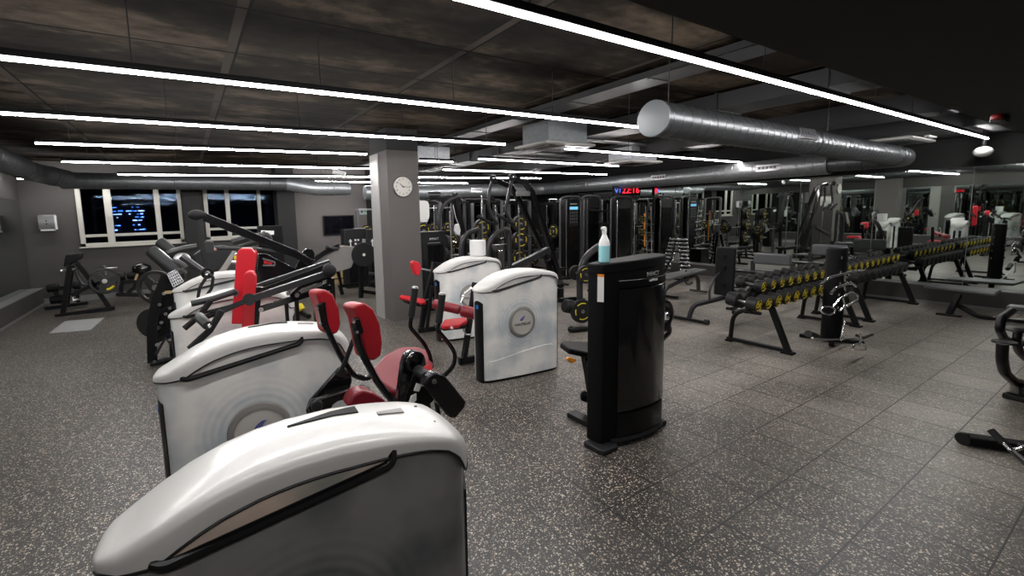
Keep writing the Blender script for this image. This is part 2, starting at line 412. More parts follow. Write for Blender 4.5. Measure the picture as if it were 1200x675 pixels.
# ------------------------------------------------------------------ the room
def pane_material():
    m = bpy.data.materials.new('window_pane'); m.use_nodes = True; nt = m.node_tree; nt.nodes.clear(); N = nt.nodes.new; L = nt.links
    o = N('ShaderNodeOutputMaterial'); mx = N('ShaderNodeMixShader'); t = N('ShaderNodeBsdfTransparent'); t.inputs[0].default_value = (.55, .6, .75, 1)
    g = N('ShaderNodeBsdfGlossy'); g.inputs['Roughness'].default_value = .03; g.inputs[0].default_value = (.12, .16, .2, 1)
    lw = N('ShaderNodeFresnel'); lw.inputs[0].default_value = 1.6
    L.new(lw.outputs[0], mx.inputs[0]); L.new(t.outputs[0], mx.inputs[1]); L.new(g.outputs[0], mx.inputs[2]); L.new(mx.outputs[0], o.inputs[0])
    MATS['pane'] = m
pane_material()
X0, X1, YB, YF, ZC = -3.35, 12.5, 14.7, -3.0, 3.5
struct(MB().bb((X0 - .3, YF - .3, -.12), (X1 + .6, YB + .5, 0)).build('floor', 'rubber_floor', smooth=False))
struct(MB().bb((X0 - .3, YF - .3, ZC), (X1 + .6, YB + .5, ZC + .2)).build('ceiling', 'concrete', smooth=False))
o = struct(MB().bb((X0, YF, 3.0), (X1 + .3, 1.52, ZC)).build('ceiling_soffit', 'soffit', smooth=False)); o.name = 'ceiling_soffit'
struct(MB().bb((X0 - .3, YF - .3, 0), (X1 + .6, YF, ZC)).build('wall_front', 'wall_dark', smooth=False))
struct(MB().bb((X0 - .3, YF, 0), (X0, YB, ZC)).build('wall_left', 'wall', smooth=False))
ALPHA = .0166
def mx_(Y, off=0): return 12.42 + (Y - 4) * ALPHA + off
def slab(y0, y1, z0, z1, o0, o1):
    return MB().prism([(mx_(y0, o0), y0, z0), (mx_(y0, o1), y0, z0), (mx_(y1, o1), y1, z0), (mx_(y1, o0), y1, z0)], (0, 0, z1 - z0))
struct(slab(YF, YB + .2, 0, ZC, .03, .4).build('wall_right', 'wall_dark', smooth=False))
# back wall with its openings: window_1, window_2
back = MB()
def bw(x0, x1, z0, z1): back.bb((x0, YB - .1, z0), (x1, YB + .1, z1))
bw(X0, -2.29, 0, ZC); bw(-2.29, -.04, 0, 1.36); bw(-2.29, -.04, 2.97, ZC); bw(-.04, .5, 0, ZC)
bw(.5, 2.7, 0, 1.36); bw(.5, 2.7, 2.97, ZC)
struct(back.build('wall_back', 'wall', smooth=False))
struct(MB().bb((2.7, YB - .14, 0), (5.45, YB + .1, ZC)).build('wall_back_grey', 'column', smooth=False))
struct(MB().bb((5.45, YB - .1, 0), (X1 + .2, YB + .1, ZC)).build('wall_back_dark', 'wall_dark', smooth=False))
struct(MB().bb((0, YB - .55, 0), (.42, YB - .1, ZC)).build('wall_back_pillar', 'wall_dark', smooth=False))
struct(MB().bb((2.36, YB - .75, 0), (2.86, YB - .1, ZC)).build('wall_back_pier', 'wall_dark', smooth=False))
struct(MB().bb((5.3, YB - .9, 0), (5.75, YB - .1, ZC)).build('wall_back_post', 'wall_dark', smooth=False))
struct(MB().bb((X0 + .12, YB - .125, 0), (2.36, YB - .1, .14)).build('baseboard_back', 'skirting', smooth=False))

def window(n, x0, x1, z0, z1, ztr, muls, wide):
    w = thing('window_%d' % n, 'night window %s with pale frame and dark panes' % wide, 'window', ((x0 + x1) / 2, YB - .08, z0)); del w['category']
    struct(w)
    f = MB(); y0, y1 = YB - .16, YB - .04
    f.bb((x0, y0, z0), (x1, y1, z0 + .09)); f.bb((x0, y0, z1 - .07), (x1, y1, z1))
    f.bb((x0, y0, z0), (x0 + .10, y1, z1)); f.bb((x1 - .09, y0, z0), (x1, y1, z1))
    f.bb((x0, y0 + .02, ztr - .035), (x1, y1, ztr + .035))
    for m_, ww in muls: f.bb((m_ - ww / 2, y0 + .005, z0), (m_ + ww / 2, y1, z1))
    f.build('window_frame', 'frame_white', w, world=True, bevel=.006)
    xs = [x0 + .05] + [m_ for m_, _ in muls] + [x1 - .05]
    for a, b in zip(xs[:-1], xs[1:]):
        for c, d in ((z0 + .05, ztr), (ztr, z1 - .03)):
            MB().bb((a, YB - .10, c), (b, YB - .092, d)).build('pane', 'pane', w, world=True, smooth=False)
    s = MB().bb((x0 - .03, y0 - .05, z0 - .03), (x1 + .03, y1, z0)).build('window_sill', 'frame_white', w, world=True, bevel=.004)
    for m_, _ in muls: MB().bb((m_ - .012, y0 - .03, z0 + .62), (m_ + .012, y0, z0 + .76)).build('handle', 'steel', w, world=True)
window(1, -2.29, -.04, 1.37, 2.97, 1.645, [(-1.66, .15), (-.6, .12)], 'left of the dark pillar')
window(2, .5, 2.7, 1.40, 2.97, 1.70, [(1.1, .11), (1.95, .09)], 'between the dark pillar and the grey wall')
# the street at night outside
struct(MB().bb((X0 - 3, YB + 5, -1), (X1, YB + 5.2, 7)).build('wall_outside', 'night_block', smooth=False))
sg = thing('lit_sign', 'blue and white lit letters of a sign across the street seen through the left window', 'sign', (-1.5, YB + 3, 1.5))
MB().bb((-2.1, YB + 3.02, 1.45), (-1.1, YB + 3.1, 2.6)).build('backboard', 'night_block', sg, world=True, smooth=False)
q = MB(); q2 = MB()
rnd = random.Random(3)
for i in range(70):
    px, pz = rnd.uniform(-2.05, -1.15), rnd.choice([1.55, 1.7, 1.85, 2.0, 2.1, 2.2, 2.3, 2.42])
    if abs(px + 1.6) < .1 and pz < 2.1: continue
    (q if rnd.random() < .55 else q2).bb((px, YB + 2.98, pz), (px + rnd.uniform(.03, .11), YB + 3.02, pz + rnd.uniform(.01, .04)))
q.build('blue_letters', 'city_light', sg, world=True, smooth=False); q2.build('white_letters', 'city_white', sg, world=True, smooth=False)

# mirrors on the right wall above a plinth, and on the left wall
struct(slab(YF, YB, 0, .335, -.2, .03).build('trim_1', 'wall', smooth=False))
struct(slab(YF, YB, .335, .352, -.21, -.005).build('trim_2', 'skirting', smooth=False))
struct(slab(YF, YB, 0, .05, -.212, -.2).build('baseboard_right', 'skirting', smooth=False))
bounds = [14.5, 13.05, 11.68, 10.31, 8.94, 7.57, 6.2, 4.84, 3.50, 2.14, .78, -.6]
names = ['at the far corner', 'second from the far corner', 'third from the far corner', 'fourth from the far corner', 'left of the dumbbell tree',
         'behind the dumbbell tree', 'behind the flat bench', 'behind the upright bench', 'behind the grey padded benches', 'where the dumbbell rack meets the wall', 'behind the long flat bench at the right edge']
for i, (a, b) in enumerate(zip(bounds[:-1], bounds[1:])):
    o = slab(b + .004, a - .004, .352, 2.57, -.012, .03).build('wall_mirror', 'mirror', smooth=False)
    tag(o, 'tall mirror panel on the right wall, ' + names[i], 'mirror', 'mirror panels on the right wall')
    MB().prism([(mx_(b, -.0135), b - .003, .352), (mx_(b, -.0135), b + .003, .352), (mx_(b, .0), b + .003, .352), (mx_(b, 0), b - .003, .352)], (0, 0, 2.22)).build('edge', 'mirror_edge', o, smooth=False)
struct(MB().bb((X0, 2, 0), (X0 + .22, YB - .12, .40)).build('trim_3', 'wall', smooth=False))
struct(MB().bb((X0, 2, .40), (X0 + .23, YB - .12, .42)).build('trim_4', 'skirting', smooth=False))
struct(MB().bb((X0 + .22, 2, 0), (X0 + .23, YB - .12, .05)).build('baseboard_left', 'skirting', smooth=False))
for a, b, n in ((2, 5, 'nearest'), (5, 7.55, 'before the pilaster'), (8.35, 11, 'just beyond the pilaster'), (11, YB - .12, 'in the far left corner')):
    o = MB().bb((X0, a + .004, .42), (X0 + .012, b - .004, 2.56)).build('wall_mirror', 'mirror', smooth=False)
    tag(o, 'mirror panel on the left wall, ' + n, 'mirror', 'mirror panels on the left wall')
struct(MB().bb((X0, 7.55, 0), (X0 + .5, 8.35, ZC)).build('wall_left_pilaster', 'column', smooth=False))

for i, (a, b) in enumerate(((5.85, 7.3), (7.3, 8.75), (8.75, 10.2), (10.2, 11.7))):  # added mirrors: brighten the rack area and double its clutter
    o = MB().bb((a + .004, YB - .13, .35), (b - .004, YB - .105, 2.45)).build('wall_mirror', 'dark_mirror', smooth=False)
    tag(o, 'added dim mirror panel on the far wall behind the racks, %s' % ('nearest the column', 'second from the column', 'third from the column', 'nearest the corner')[i], 'mirror', 'added mirror panels on the far wall')
# column with the clock
cl = thing('column', 'square grey column in the middle of the room carrying the wall clock', 'column', (3.435, 7.855, 0)); cl['kind'] = 'structure'; del cl['category']
MB().bb((3.13, 7.45, 0), (3.74, 8.26, 3.12)).build('shaft', 'column', cl, world=True, smooth=False)
MB().bb((3.128, 7.448, 3.12), (3.742, 8.262, ZC)).build('head', 'wall_dark', cl, world=True, smooth=False)
MB().bb((3.112, 7.86, 0), (3.13, 8.26, 3.1)).build('edge_panel', 'column_edge', cl, world=True, smooth=False)
MB().bb((3.12, 7.44, 0), (3.75, 8.27, .02)).build('skirting', 'skirting', cl, world=True, smooth=False)

ck = thing('wall_clock', 'round silver clock with black numerals on the grey column', 'clock', (3.405, 7.45, 2.48))
MB().lathe([(.0, 0), (.19, 0), (.19, .035), (.178, .045), (.172, .036)], (3.405, 7.45, 2.48), (0, -1, 0), 36).build('case', 'steel', ck, world=True)
MB().lathe([(0, .034), (.173, .034), (.173, .0365)], (3.405, 7.45, 2.48), (0, -1, 0), 36).build('dial', 'off_white', ck, world=True)
for i, n in enumerate(['12', '1', '2', '3', '4', '5', '6', '7', '8', '9', '10', '11']):
    a = PI / 2 - i * PI / 6
    lettering(n, .048, 'dark_text', (.133 * math.cos(a), -.0385, .133 * math.sin(a)), FACE_NEG_Y, ck, name='numeral')
hd = MB()
for a, l, w in ((PI / 2 - 2 * PI * 10.27 / 12, .085, .012), (PI / 2 - 2 * PI * 16 / 60, .125, .008)):
    hd.bar((3.405 - .03 * math.cos(a), 7.407, 2.48 - .03 * math.sin(a)), (3.405 + l * math.cos(a), 7.407, 2.48 + l * math.sin(a)), .003, w, up=(-math.sin(a), 0, math.cos(a)))
hd.cyl((3.405, 7.414, 2.48), (3.405, 7.40, 2.48), .012); hd.build('hands', 'dark_text', ck, world=True)

def dispenser(c, ax, label, parts=True):
    """folded towel dispenser; ax 'x' hangs on a wall facing +X, 'y' on one facing -Y"""
    t = thing('towel_dispenser', label, 'dispenser', c)
    x, y, z = c
    if ax == 'y':
        f = lambda u, v, w: (x + u, y - v, z + w)
    else:
        f = lambda u, v, w: (x + v, y + u, z + w)
    def loft(b0, prof, name, m, bev=.01):
        k = MB(); k.rings([[f(-b0, v0, w), f(b0, v0, w), f(b0, v1, w), f(-b0, v1, w)] for v0, v1, w in prof]); return k.build(name, m, t, world=True, bevel=bev)
    loft(.15, [(0, .10, -.17), (0, .19, -.165), (0, .21, -.10), (0, .215, .10), (0, .19, .17), (0, .12, .185)], 'housing', 'steel' if ax == 'y' else 'sticker')
    loft(.13, [(.03, .18, -.21), (.02, .19, -.172)], 'paper_slot', 'white', .004)
    for dz in (.03, -.04): MB().lathe([(0, 0), (.018, 0), (.018, .004)], f(0, .214, dz), (0, -1, 0) if ax == 'y' else (1, 0, 0), 12).build('lock', 'dark_text', t, world=True)
    k = MB(); k.bb(f(.15, .05, -.18), f(.17, .21, .16)); k.build('side_plate', 'white', t, world=True, bevel=.005)
dispenser((3.74, 7.62, 2.04), 'x', 'white and grey towel dispenser on the side of the clock column')
dispenser((-2.86, YB - .1, 2.02), 'y', 'silver towel dispenser on the dark wall left of the window')

tv = thing('wall_screen', 'black switched-off screen hanging on the grey back wall', 'screen', (4.31, YB - .14, 1.68))
MB().bb((3.80, YB - .20, 1.36), (4.83, YB - .14, 2.0)).build('bezel', 'black', tv, world=True, bevel=.006)
MB().bb((3.84, YB - .206, 1.40), (4.79, YB - .20, 1.96)).build('display', 'glass_dark', tv, world=True, smooth=False)
es = thing('exit_sign', 'small pale green exit pictogram sign on the grey back wall', 'sign', (5.22, YB - .14, 2.1))
MB().bb((5.04, YB - .16, 2.0), (5.40, YB - .14, 2.21)).build('panel', 'sign_green', es, world=True, bevel=.004)
k = MB(); y = YB - .163
k.bb((5.08, y, 2.06), (5.16, y + .003, 2.15)); k.bb((5.29, y, 2.06), (5.35, y + .003, 2.15)); k.bb((5.19, y, 2.09), (5.26, y + .003, 2.12)); k.build('pictogram', 'dark_text', es, world=True, smooth=False)

ft = thing('floor_plate', 'pale grey floor hatch plate lying in front of the row machine', 'plate', (-1.95, 11.1, 0))
MB().prism([(-2.27, 10.6, .001), (-1.66, 10.45, .001), (-1.6, 11.6, .001), (-2.25, 11.72, .001)], (0, 0, .012)).build('plate', 'lid', ft, world=True, smooth=False)

# ------------------------------------------------------------------ linear lamps hung from the slab
def lamp(label, Y, xa, xb, z=3.0, m='tube_light', group='linear lamps under the slab', y2=None, wires=None):
    y2 = Y if y2 is None else y2
    t = thing('linear_lamp', label, 'lamp', ((xa + xb) / 2, (Y + y2) / 2, z), 0, group)
    MB().bar((xa, Y, z + .045), (xb, y2, z + .042), .036, .044).build('housing', 'black_matte', t, world=True, smooth=False)
    MB().bar((xa + .01, Y, z + .008), (xb - .01, y2, z + .010), .027, .020).build('diffuser', m, t, world=True, smooth=False)
    n = max(2, int((xb - xa) / 1.25) + 1)
    for i in range(n):
        u = .35 + (xb - xa - .7) * i / (n - 1); X = xa + u; yy = Y + (y2 - Y) * u / (xb - xa)
        top = 3.0 if yy < 1.52 else ZC
        MB().cyl((X, yy, z + .07), (X, yy, top), .004, 5).build('suspension_wire', 'duct_dark', t, world=True)
lamp('nearest and brightest long linear lamp, running to the white wall disc', 1.88, -1.2, 11.92, y2=1.95)
lamp('long linear lamp ending beside the ceiling duct end, second from the camera', 3.89, -3.1, 5.2, y2=3.76)
lamp('long linear lamp passing in front of the column head, third from the camera', 5.79, -3.1, 4.3, y2=5.57)
lamp('linear lamp at the left ending just left of the column, fourth from the camera', 7.68, -1.54, 2.73, y2=7.34)
lamp('linear lamp from the left wall to behind the column, fifth from the camera', 9.84, -1.67, 4.1, y2=9.6)
lamp('far linear lamp in front of the window wall duct, sixth from the camera', 12.23, -1.16, 10.0, y2=11.1)
lamp('short linear lamp in front of the left window, farthest at the left', 13.82, -3.15, -.85, y2=13.95)
lamp('linear lamp right of the air cassette under the middle duct', 5.59, 5.58, 11.66, y2=5.8, m='tube_light_dim')
lamp('linear lamp below and left of the air cassette', 7.26, 4.95, 9.17, y2=7.39, m='tube_light_dim')
lamp('short linear lamp right behind the column head', 7.9, 4.0, 4.75, m='tube_light_dim', y2=7.9)
lamp('linear lamp behind the small far air cassette', 9.34, 5.34, 11.1, m='tube_light_dim', y2=9.38)
lamp('linear lamp on the soffit above and behind the camera', -.9, -2.8, 1.6, z=2.9, m='tube_light_low')
lamp('far linear lamp over the power racks', 13.3, 1.0, 8.6, z=2.98)

# ------------------------------------------------------------------ ducts
def duct(label, pts, r, bend, cap0=None, group='spiral ducts under the slab', name='air_duct', m='galvanized', grilles=(), hang=()):
    t = thing(name, label, 'duct', pts[0], 0, group)
    P_ = fillet(pts, bend, 8)
    MB().tube(P_, r, 24).build('pipe', m, t, world=True)
    # folded spiral seams
    k = MB()
    for a, b in zip(P_[:-1], P_[1:]):
        d = (b - a); n = int(d.length / .15)
        for i in range(n):
            c = a + d * (i + .5) / n
            k.torus(c, r + .001, .0045, axis=d, seg=24, rs=4)
    if k.v: k.build('seam', m, t, world=True)
    for i in range(len(pts) - 1):
        a, b = Vector(pts[i]), Vector(pts[i + 1]); d = b - a
        for u in ((.45, .9) if d.length > 3 else (.5,)): MB().torus(a + d * u, r + .006, .012, axis=d, seg=24, rs=4).build('joint_band', m, t, world=True)
    if cap0:
        d = (Vector(pts[0]) - Vector(pts[1])).normalized(); c = Vector(pts[0])
        MB().lathe([(r, -.01), (r + .008, 0), (r + .008, .02), (r * .97, .024), (0, .026)], c, d, 32).build('end_cap', 'cap_grey', t, world=True)
    for (c, ax, out) in grilles:
        c = Vector(c); ax = Vector(ax).normalized(); out = Vector(out).normalized(); up = ax.cross(out)
        R = Matrix((ax, out, up)).transposed()
        g = MB().box(c + out * (r - .01), (.46, .04, .15), rot=R).build('grille', 'steel', t, world=True, bevel=.004)
        for i in range(5): MB().lathe([(0, 0), (.028, 0), (.028, .006)], c + out * (r + .011) + ax * (i - 2) * .08, out, 12).build('nozzle', 'dark_text', g, world=True)
    for h in hang:
        MB().cyl(h, (h[0], h[1], ZC), .005, 5).build('hanger', 'duct_dark', t, world=True)
duct('round spiral duct whose pale end cap faces the room centre', [(3.98, 2.8, 2.85), (11.62, 2.86, 2.78), (11.66, 4.1, 2.79)], .165, .3, True,
     grilles=[((6.95, 2.82, 2.83), (1, 0, 0), (0, -.8, .25))], hang=[(4.2, 2.8, 3.0), (8.0, 2.83, 3.0)], m='galvanized_mid')
duct('long spiral duct above the mirrors turning along the far wall', [(11.68, 4.05, 2.79), (11.72, 12.9, 2.78), (6.0, 13.1, 2.66), (4.75, 13.15, 2.66)], .215, .6, None,
     grilles=[((11.7, 5.15, 2.79), (0, 1, 0), (-.9, 0, .1)), ((11.7, 7.9, 2.79), (0, 1, 0), (-.9, 0, .1)), ((11.71, 10.8, 2.79), (0, 1, 0), (-.9, 0, .1)), ((8.6, 13.0, 2.70), (1, 0, 0), (0, -.9, .1))], hang=[(11.7, 7, 3.0), (11.7, 11, 3.0)])
duct('spiral duct over the windows', [(-2.35, 13.55, 2.96), (2.6, 13.4, 2.93)], .19, 0, None, hang=[(0, 13.45, 3.1)], m='galvanized_dark')
duct('short angled duct piece left of the clock column', [(2.6, 13.4, 2.93), (3.25, 13.1, 2.78), (4.25, 13.1, 2.78)], .20, .1, True, hang=[(3.9, 13.1, 2.95)])
duct('spiral duct along the left wall', [(-2.66, 4.0, 3.24), (-2.66, 12.9, 3.08), (-2.2, 13.5, 2.98)], .2, .2, None, hang=[(-2.66, 8, 3.3)], m='galvanized_dark')
fd = thing('flat_duct', 'flat black rectangular duct crossing under the slab', 'duct', (6.3, 7, 3.2))
MB().bb((6.16, 1.54, 3.26), (6.76, 12.4, 3.46)).build('casing', 'duct_dark', fd, world=True, smooth=False)
for i in range(9): MB().bb((6.14, 2.2 + i * 1.2, 3.245), (6.78, 2.23 + i * 1.2, 3.475)).build('flange', 'duct_dark', fd, world=True, smooth=False)
ct = thing('cable_tray', 'long dark perforated cable tray under the slab', 'cable tray', (4.55, 7, 3.4))
k = MB(); k.bb((4.38, 1.54, 3.38), (4.76, 12.8, 3.385)); k.bb((4.38, 1.54, 3.38), (4.39, 12.8, 3.45)); k.bb((4.75, 1.54, 3.38), (4.76, 12.8, 3.45)); k.build('tray', 'duct_dark', ct, world=True, smooth=False)
for i in range(5): MB().tube([(4.42 + i * .07, 1.54, 3.40), (4.44 + i * .065, 7, 3.40), (4.42 + i * .07, 12.8, 3.40)], .014, 5).build('cable', 'black_matte', ct, world=True)
for i in range(10): MB().bb((4.40, 2 + i * 1.15, 3.37), (4.74, 2.04 + i * 1.15, 3.38)).build('rung', 'duct_dark', ct, world=True, smooth=False)
for i, (y, lab) in enumerate(((8.6, 'metal conduit under the slab nearest the far duct'), (9.2, 'second metal conduit under the slab'), (6.5, 'metal conduit crossing above the middle lamp'))):
    o = MB().tube([(6.6, y, 3.40), (12.0, y + .1, 3.40)], .05, 10).build('ceiling_conduit', 'steel', None); tag(o, lab, 'pipe', 'conduits under the slab')
bm_ = MB().bb((9.0, 1.55, 3.2), (9.45, 13, 3.5)).build('ceiling_beam', 'duct_dark', None, smooth=False); struct(bm_)
struct(MB().bb((10.6, 1.55, 3.12), (X1, 4.3, 3.5)).build('ceiling_box', 'duct_dark', None, smooth=False))

def cassette(label, x0, x1, y0, y1, z, h=.32, lips=True):
    t = thing('air_cassette', label, 'air conditioner', ((x0 + x1) / 2, (y0 + y1) / 2, z), 0, 'ceiling air cassettes')
    MB().rings([[(x0 + d, y0 + d, zz), (x1 - d, y0 + d, zz), (x1 - d, y1 - d, zz), (x0 + d, y1 - d, zz)] for d, zz in ((.06, z - .035), (0, z - .02), (0, z + .01), (.05, z + .03))]).build('fascia', 'white_plastic', t, world=True, smooth=False)
    MB().bb((x0 + .12, y0 + .08, z + .03), (x1 - .12, y1 - .08, z + h)).build('casing', 'galvanized', t, world=True, smooth=False)
    cx_, cy_ = (x0 + x1) / 2, (y0 + y1) / 2; wx, wy = (x1 - x0) * .27, (y1 - y0) * .27
    k = MB()
    for i in range(9): yy = cy_ - wy + 2 * wy * i / 8; k.bb((cx_ - wx, yy - .006, z - .042), (cx_ + wx, yy + .006, z - .036))
    k.build('intake_grille', 'duct_dark', t, world=True, smooth=False)
    for a, b in (((x0 + .14, y0 + .07), (x1 - .14, y0 + .10)), ((x0 + .14, y1 - .10), (x1 - .14, y1 - .07)), ((x0 + .07, y0 + .14), (x0 + .10, y1 - .14)), ((x1 - .10, y0 + .14), (x1 - .07, y1 - .14))):
        MB().bb((a[0], a[1], z - .043), (b[0], b[1], z - .034)).build('air_slot', 'grey_tube', t, world=True, smooth=False)
    for a in ((x0 + .2, y0 + .1), (x1 - .2, y0 + .1), (x0 + .2, y1 - .1), (x1 - .2, y1 - .1)): MB().cyl((a[0], a[1], z + .1), (a[0], a[1], ZC), .006, 5).build('hanger', 'duct_dark', t, world=True)
cassette('white ceiling air cassette above the middle of the room', 5.0, 6.12, 5.42, 6.22, 3.08, .36)
cassette('white ceiling air cassette near the duct elbow at the right', 10.75, 12.05, 2.6, 3.45, 3.08, .05)
cassette('white ceiling air cassette beside the far duct', 8.6, 9.75, 6.6, 7.4, 3.05)
cassette('small ceiling air cassette just right of the column head', 4.1, 5.15, 8.4, 9.3, 3.07)
pb = thing('power_box', 'small white box on top of the right air cassette', 'box', (11.8, 2.9, 3.12))
MB().bb((11.3, 2.52, 3.1), (11.75, 2.6, 3.2)).build('box', 'white', pb, world=True, bevel=.01); MB().cyl((11.4, 2.5, 3.17), (11.4, 2.53, 3.2), .02, 8).build('gland', 'steel', pb, world=True)

sp = thing('wall_disc', 'white round dome above the mirrors at the right end of the bright lamp', 'detector', (12.0, 2.02, 2.82))
MB().ball((12.02, 2.0, 2.80), .125, 20, (1, 1, .72)).build('dome', 'white', sp, world=True)
MB().cyl((12.02, 2.0, 2.86), (12.02, 2.0, 3.12), .03, 10).build('stem', 'duct_dark', sp, world=True)
al = thing('fire_alarm', 'small red and black fire alarm on the dark soffit', 'alarm', (8.55, 1.34, 3.0))
MB().lathe([(.045, 0), (.055, -.015), (.055, -.05), (.035, -.065)], (8.55, 1.34, 3.0), (0, 0, 1), 16).build('body', 'red_alarm', al, world=True)
MB().bb((8.62, 1.27, 2.91), (8.78, 1.41, 3.0)).build('base', 'black', al, world=True, bevel=.01)

# LED scoreboard clock hanging under the far duct
lc = thing('digital_clock', 'hanging digital clock showing 22:16 in red beside a blue field', 'clock', at(734, 223, 'Y', 9.2))
C_ = at(734, 223.5, 'Y', 9.2); rz = -.5
wv = Vector((math.cos(rz), math.sin(rz), 0)); ov = Vector((math.sin(rz), -math.cos(rz), 0))
Rb = Matrix.Rotation(rz, 3, 'Z')
MB().box(C_, (.86, .08, .30), rot=Rb).build('case', 'black', lc, world=True, bevel=.008)
MB().box(C_ - wv * .30 + ov * .042, (.20, .006, .24), rot=Rb).build('blue_field', 'led_panel', lc, world=True, smooth=False)
INVc = INV[lc.name]
def led(txt, size, m, u, w, nm):
    lettering(txt, size, m, INVc @ (C_ + wv * u + ov * .047 + Vector((0, 0, w))), Rb @ FACE_NEG_Y, lc, name=nm, ext=.003)
led('V', .17, 'led_blue', -.33, 0, 'day_letter'); led('1', .17, 'led_blue', -.22, 0, 'day_letter')
led('22:16', .25, 'led_red', .12, 0, 'time_digits')
MB().cyl(C_ + Vector((-.0, .03, .14)), C_ + Vector((0, .03, .75)), .012, 6).build('hanger', 'duct_dark', lc, world=True)
for nm, a, lab in (('track_spotlight', (3.1, 9.0, 3.12), 'small white spotlight left of the column head'),):
    t = thing(nm, lab, 'spotlight', (2.85, 9.7, 3.0))
    MB().cyl((2.80, 9.62, 2.93), (3.02, 9.5, 2.86), .055, 14).build('head', 'white', t, world=True); MB().cyl((2.9, 9.6, 2.96), (2.9, 9.6, 3.02), .012, 8).build('stem', 'steel', t, world=True)
# ------------------------------------------------------------------ white shrouded strength machines
def interp(t, x):
    if x <= t[0][0]: return t[0][1]
    for (a, b), (c, d) in zip(t[:-1], t[1:]):
        if x <= c: return b + (d - b) * (x - a) / (c - a)
    return t[-1][1]
ZT = [(.055, 1.080), (.12, 1.082), (.2, 1.088), (.25, 1.10), (.32, 1.146), (.40, 1.18), (.49, 1.207), (.58, 1.223), (.68, 1.231), (.9, 1.231), (1.01, 1.22), (1.086, 1.2), (1.13, 1.165), (1.155, 1.12), (1.172, 1.08), (1.23, 1.07)]
ZCR = [(.078, 1.092), (.085, 1.102), (.10, 1.114), (.15, 1.138), (.22, 1.18), (.3, 1.22), (.4, 1.258), (.5, 1.282), (.6, 1.295), (.75, 1.30), (.9, 1.288), (1.02, 1.266), (1.12, 1.238), (1.17, 1.205), (1.2, 1.168), (1.215, 1.135), (1.225, 1.095)]
HALF = [(.092, .16), (.10, .09), (.127, .045), (.17, .022), (.25, .012), (.4, .004), (.62, 0), (.75, .001), (.87, .004), (1.0, .009), (1.07, .014), (1.12, .024), (1.155, .04), (1.185, .07), (1.203, .11), (1.208, .16)]
OUT = HALF + [(x, .32 - y) for x, y in HALF[::-1]][1:-1]

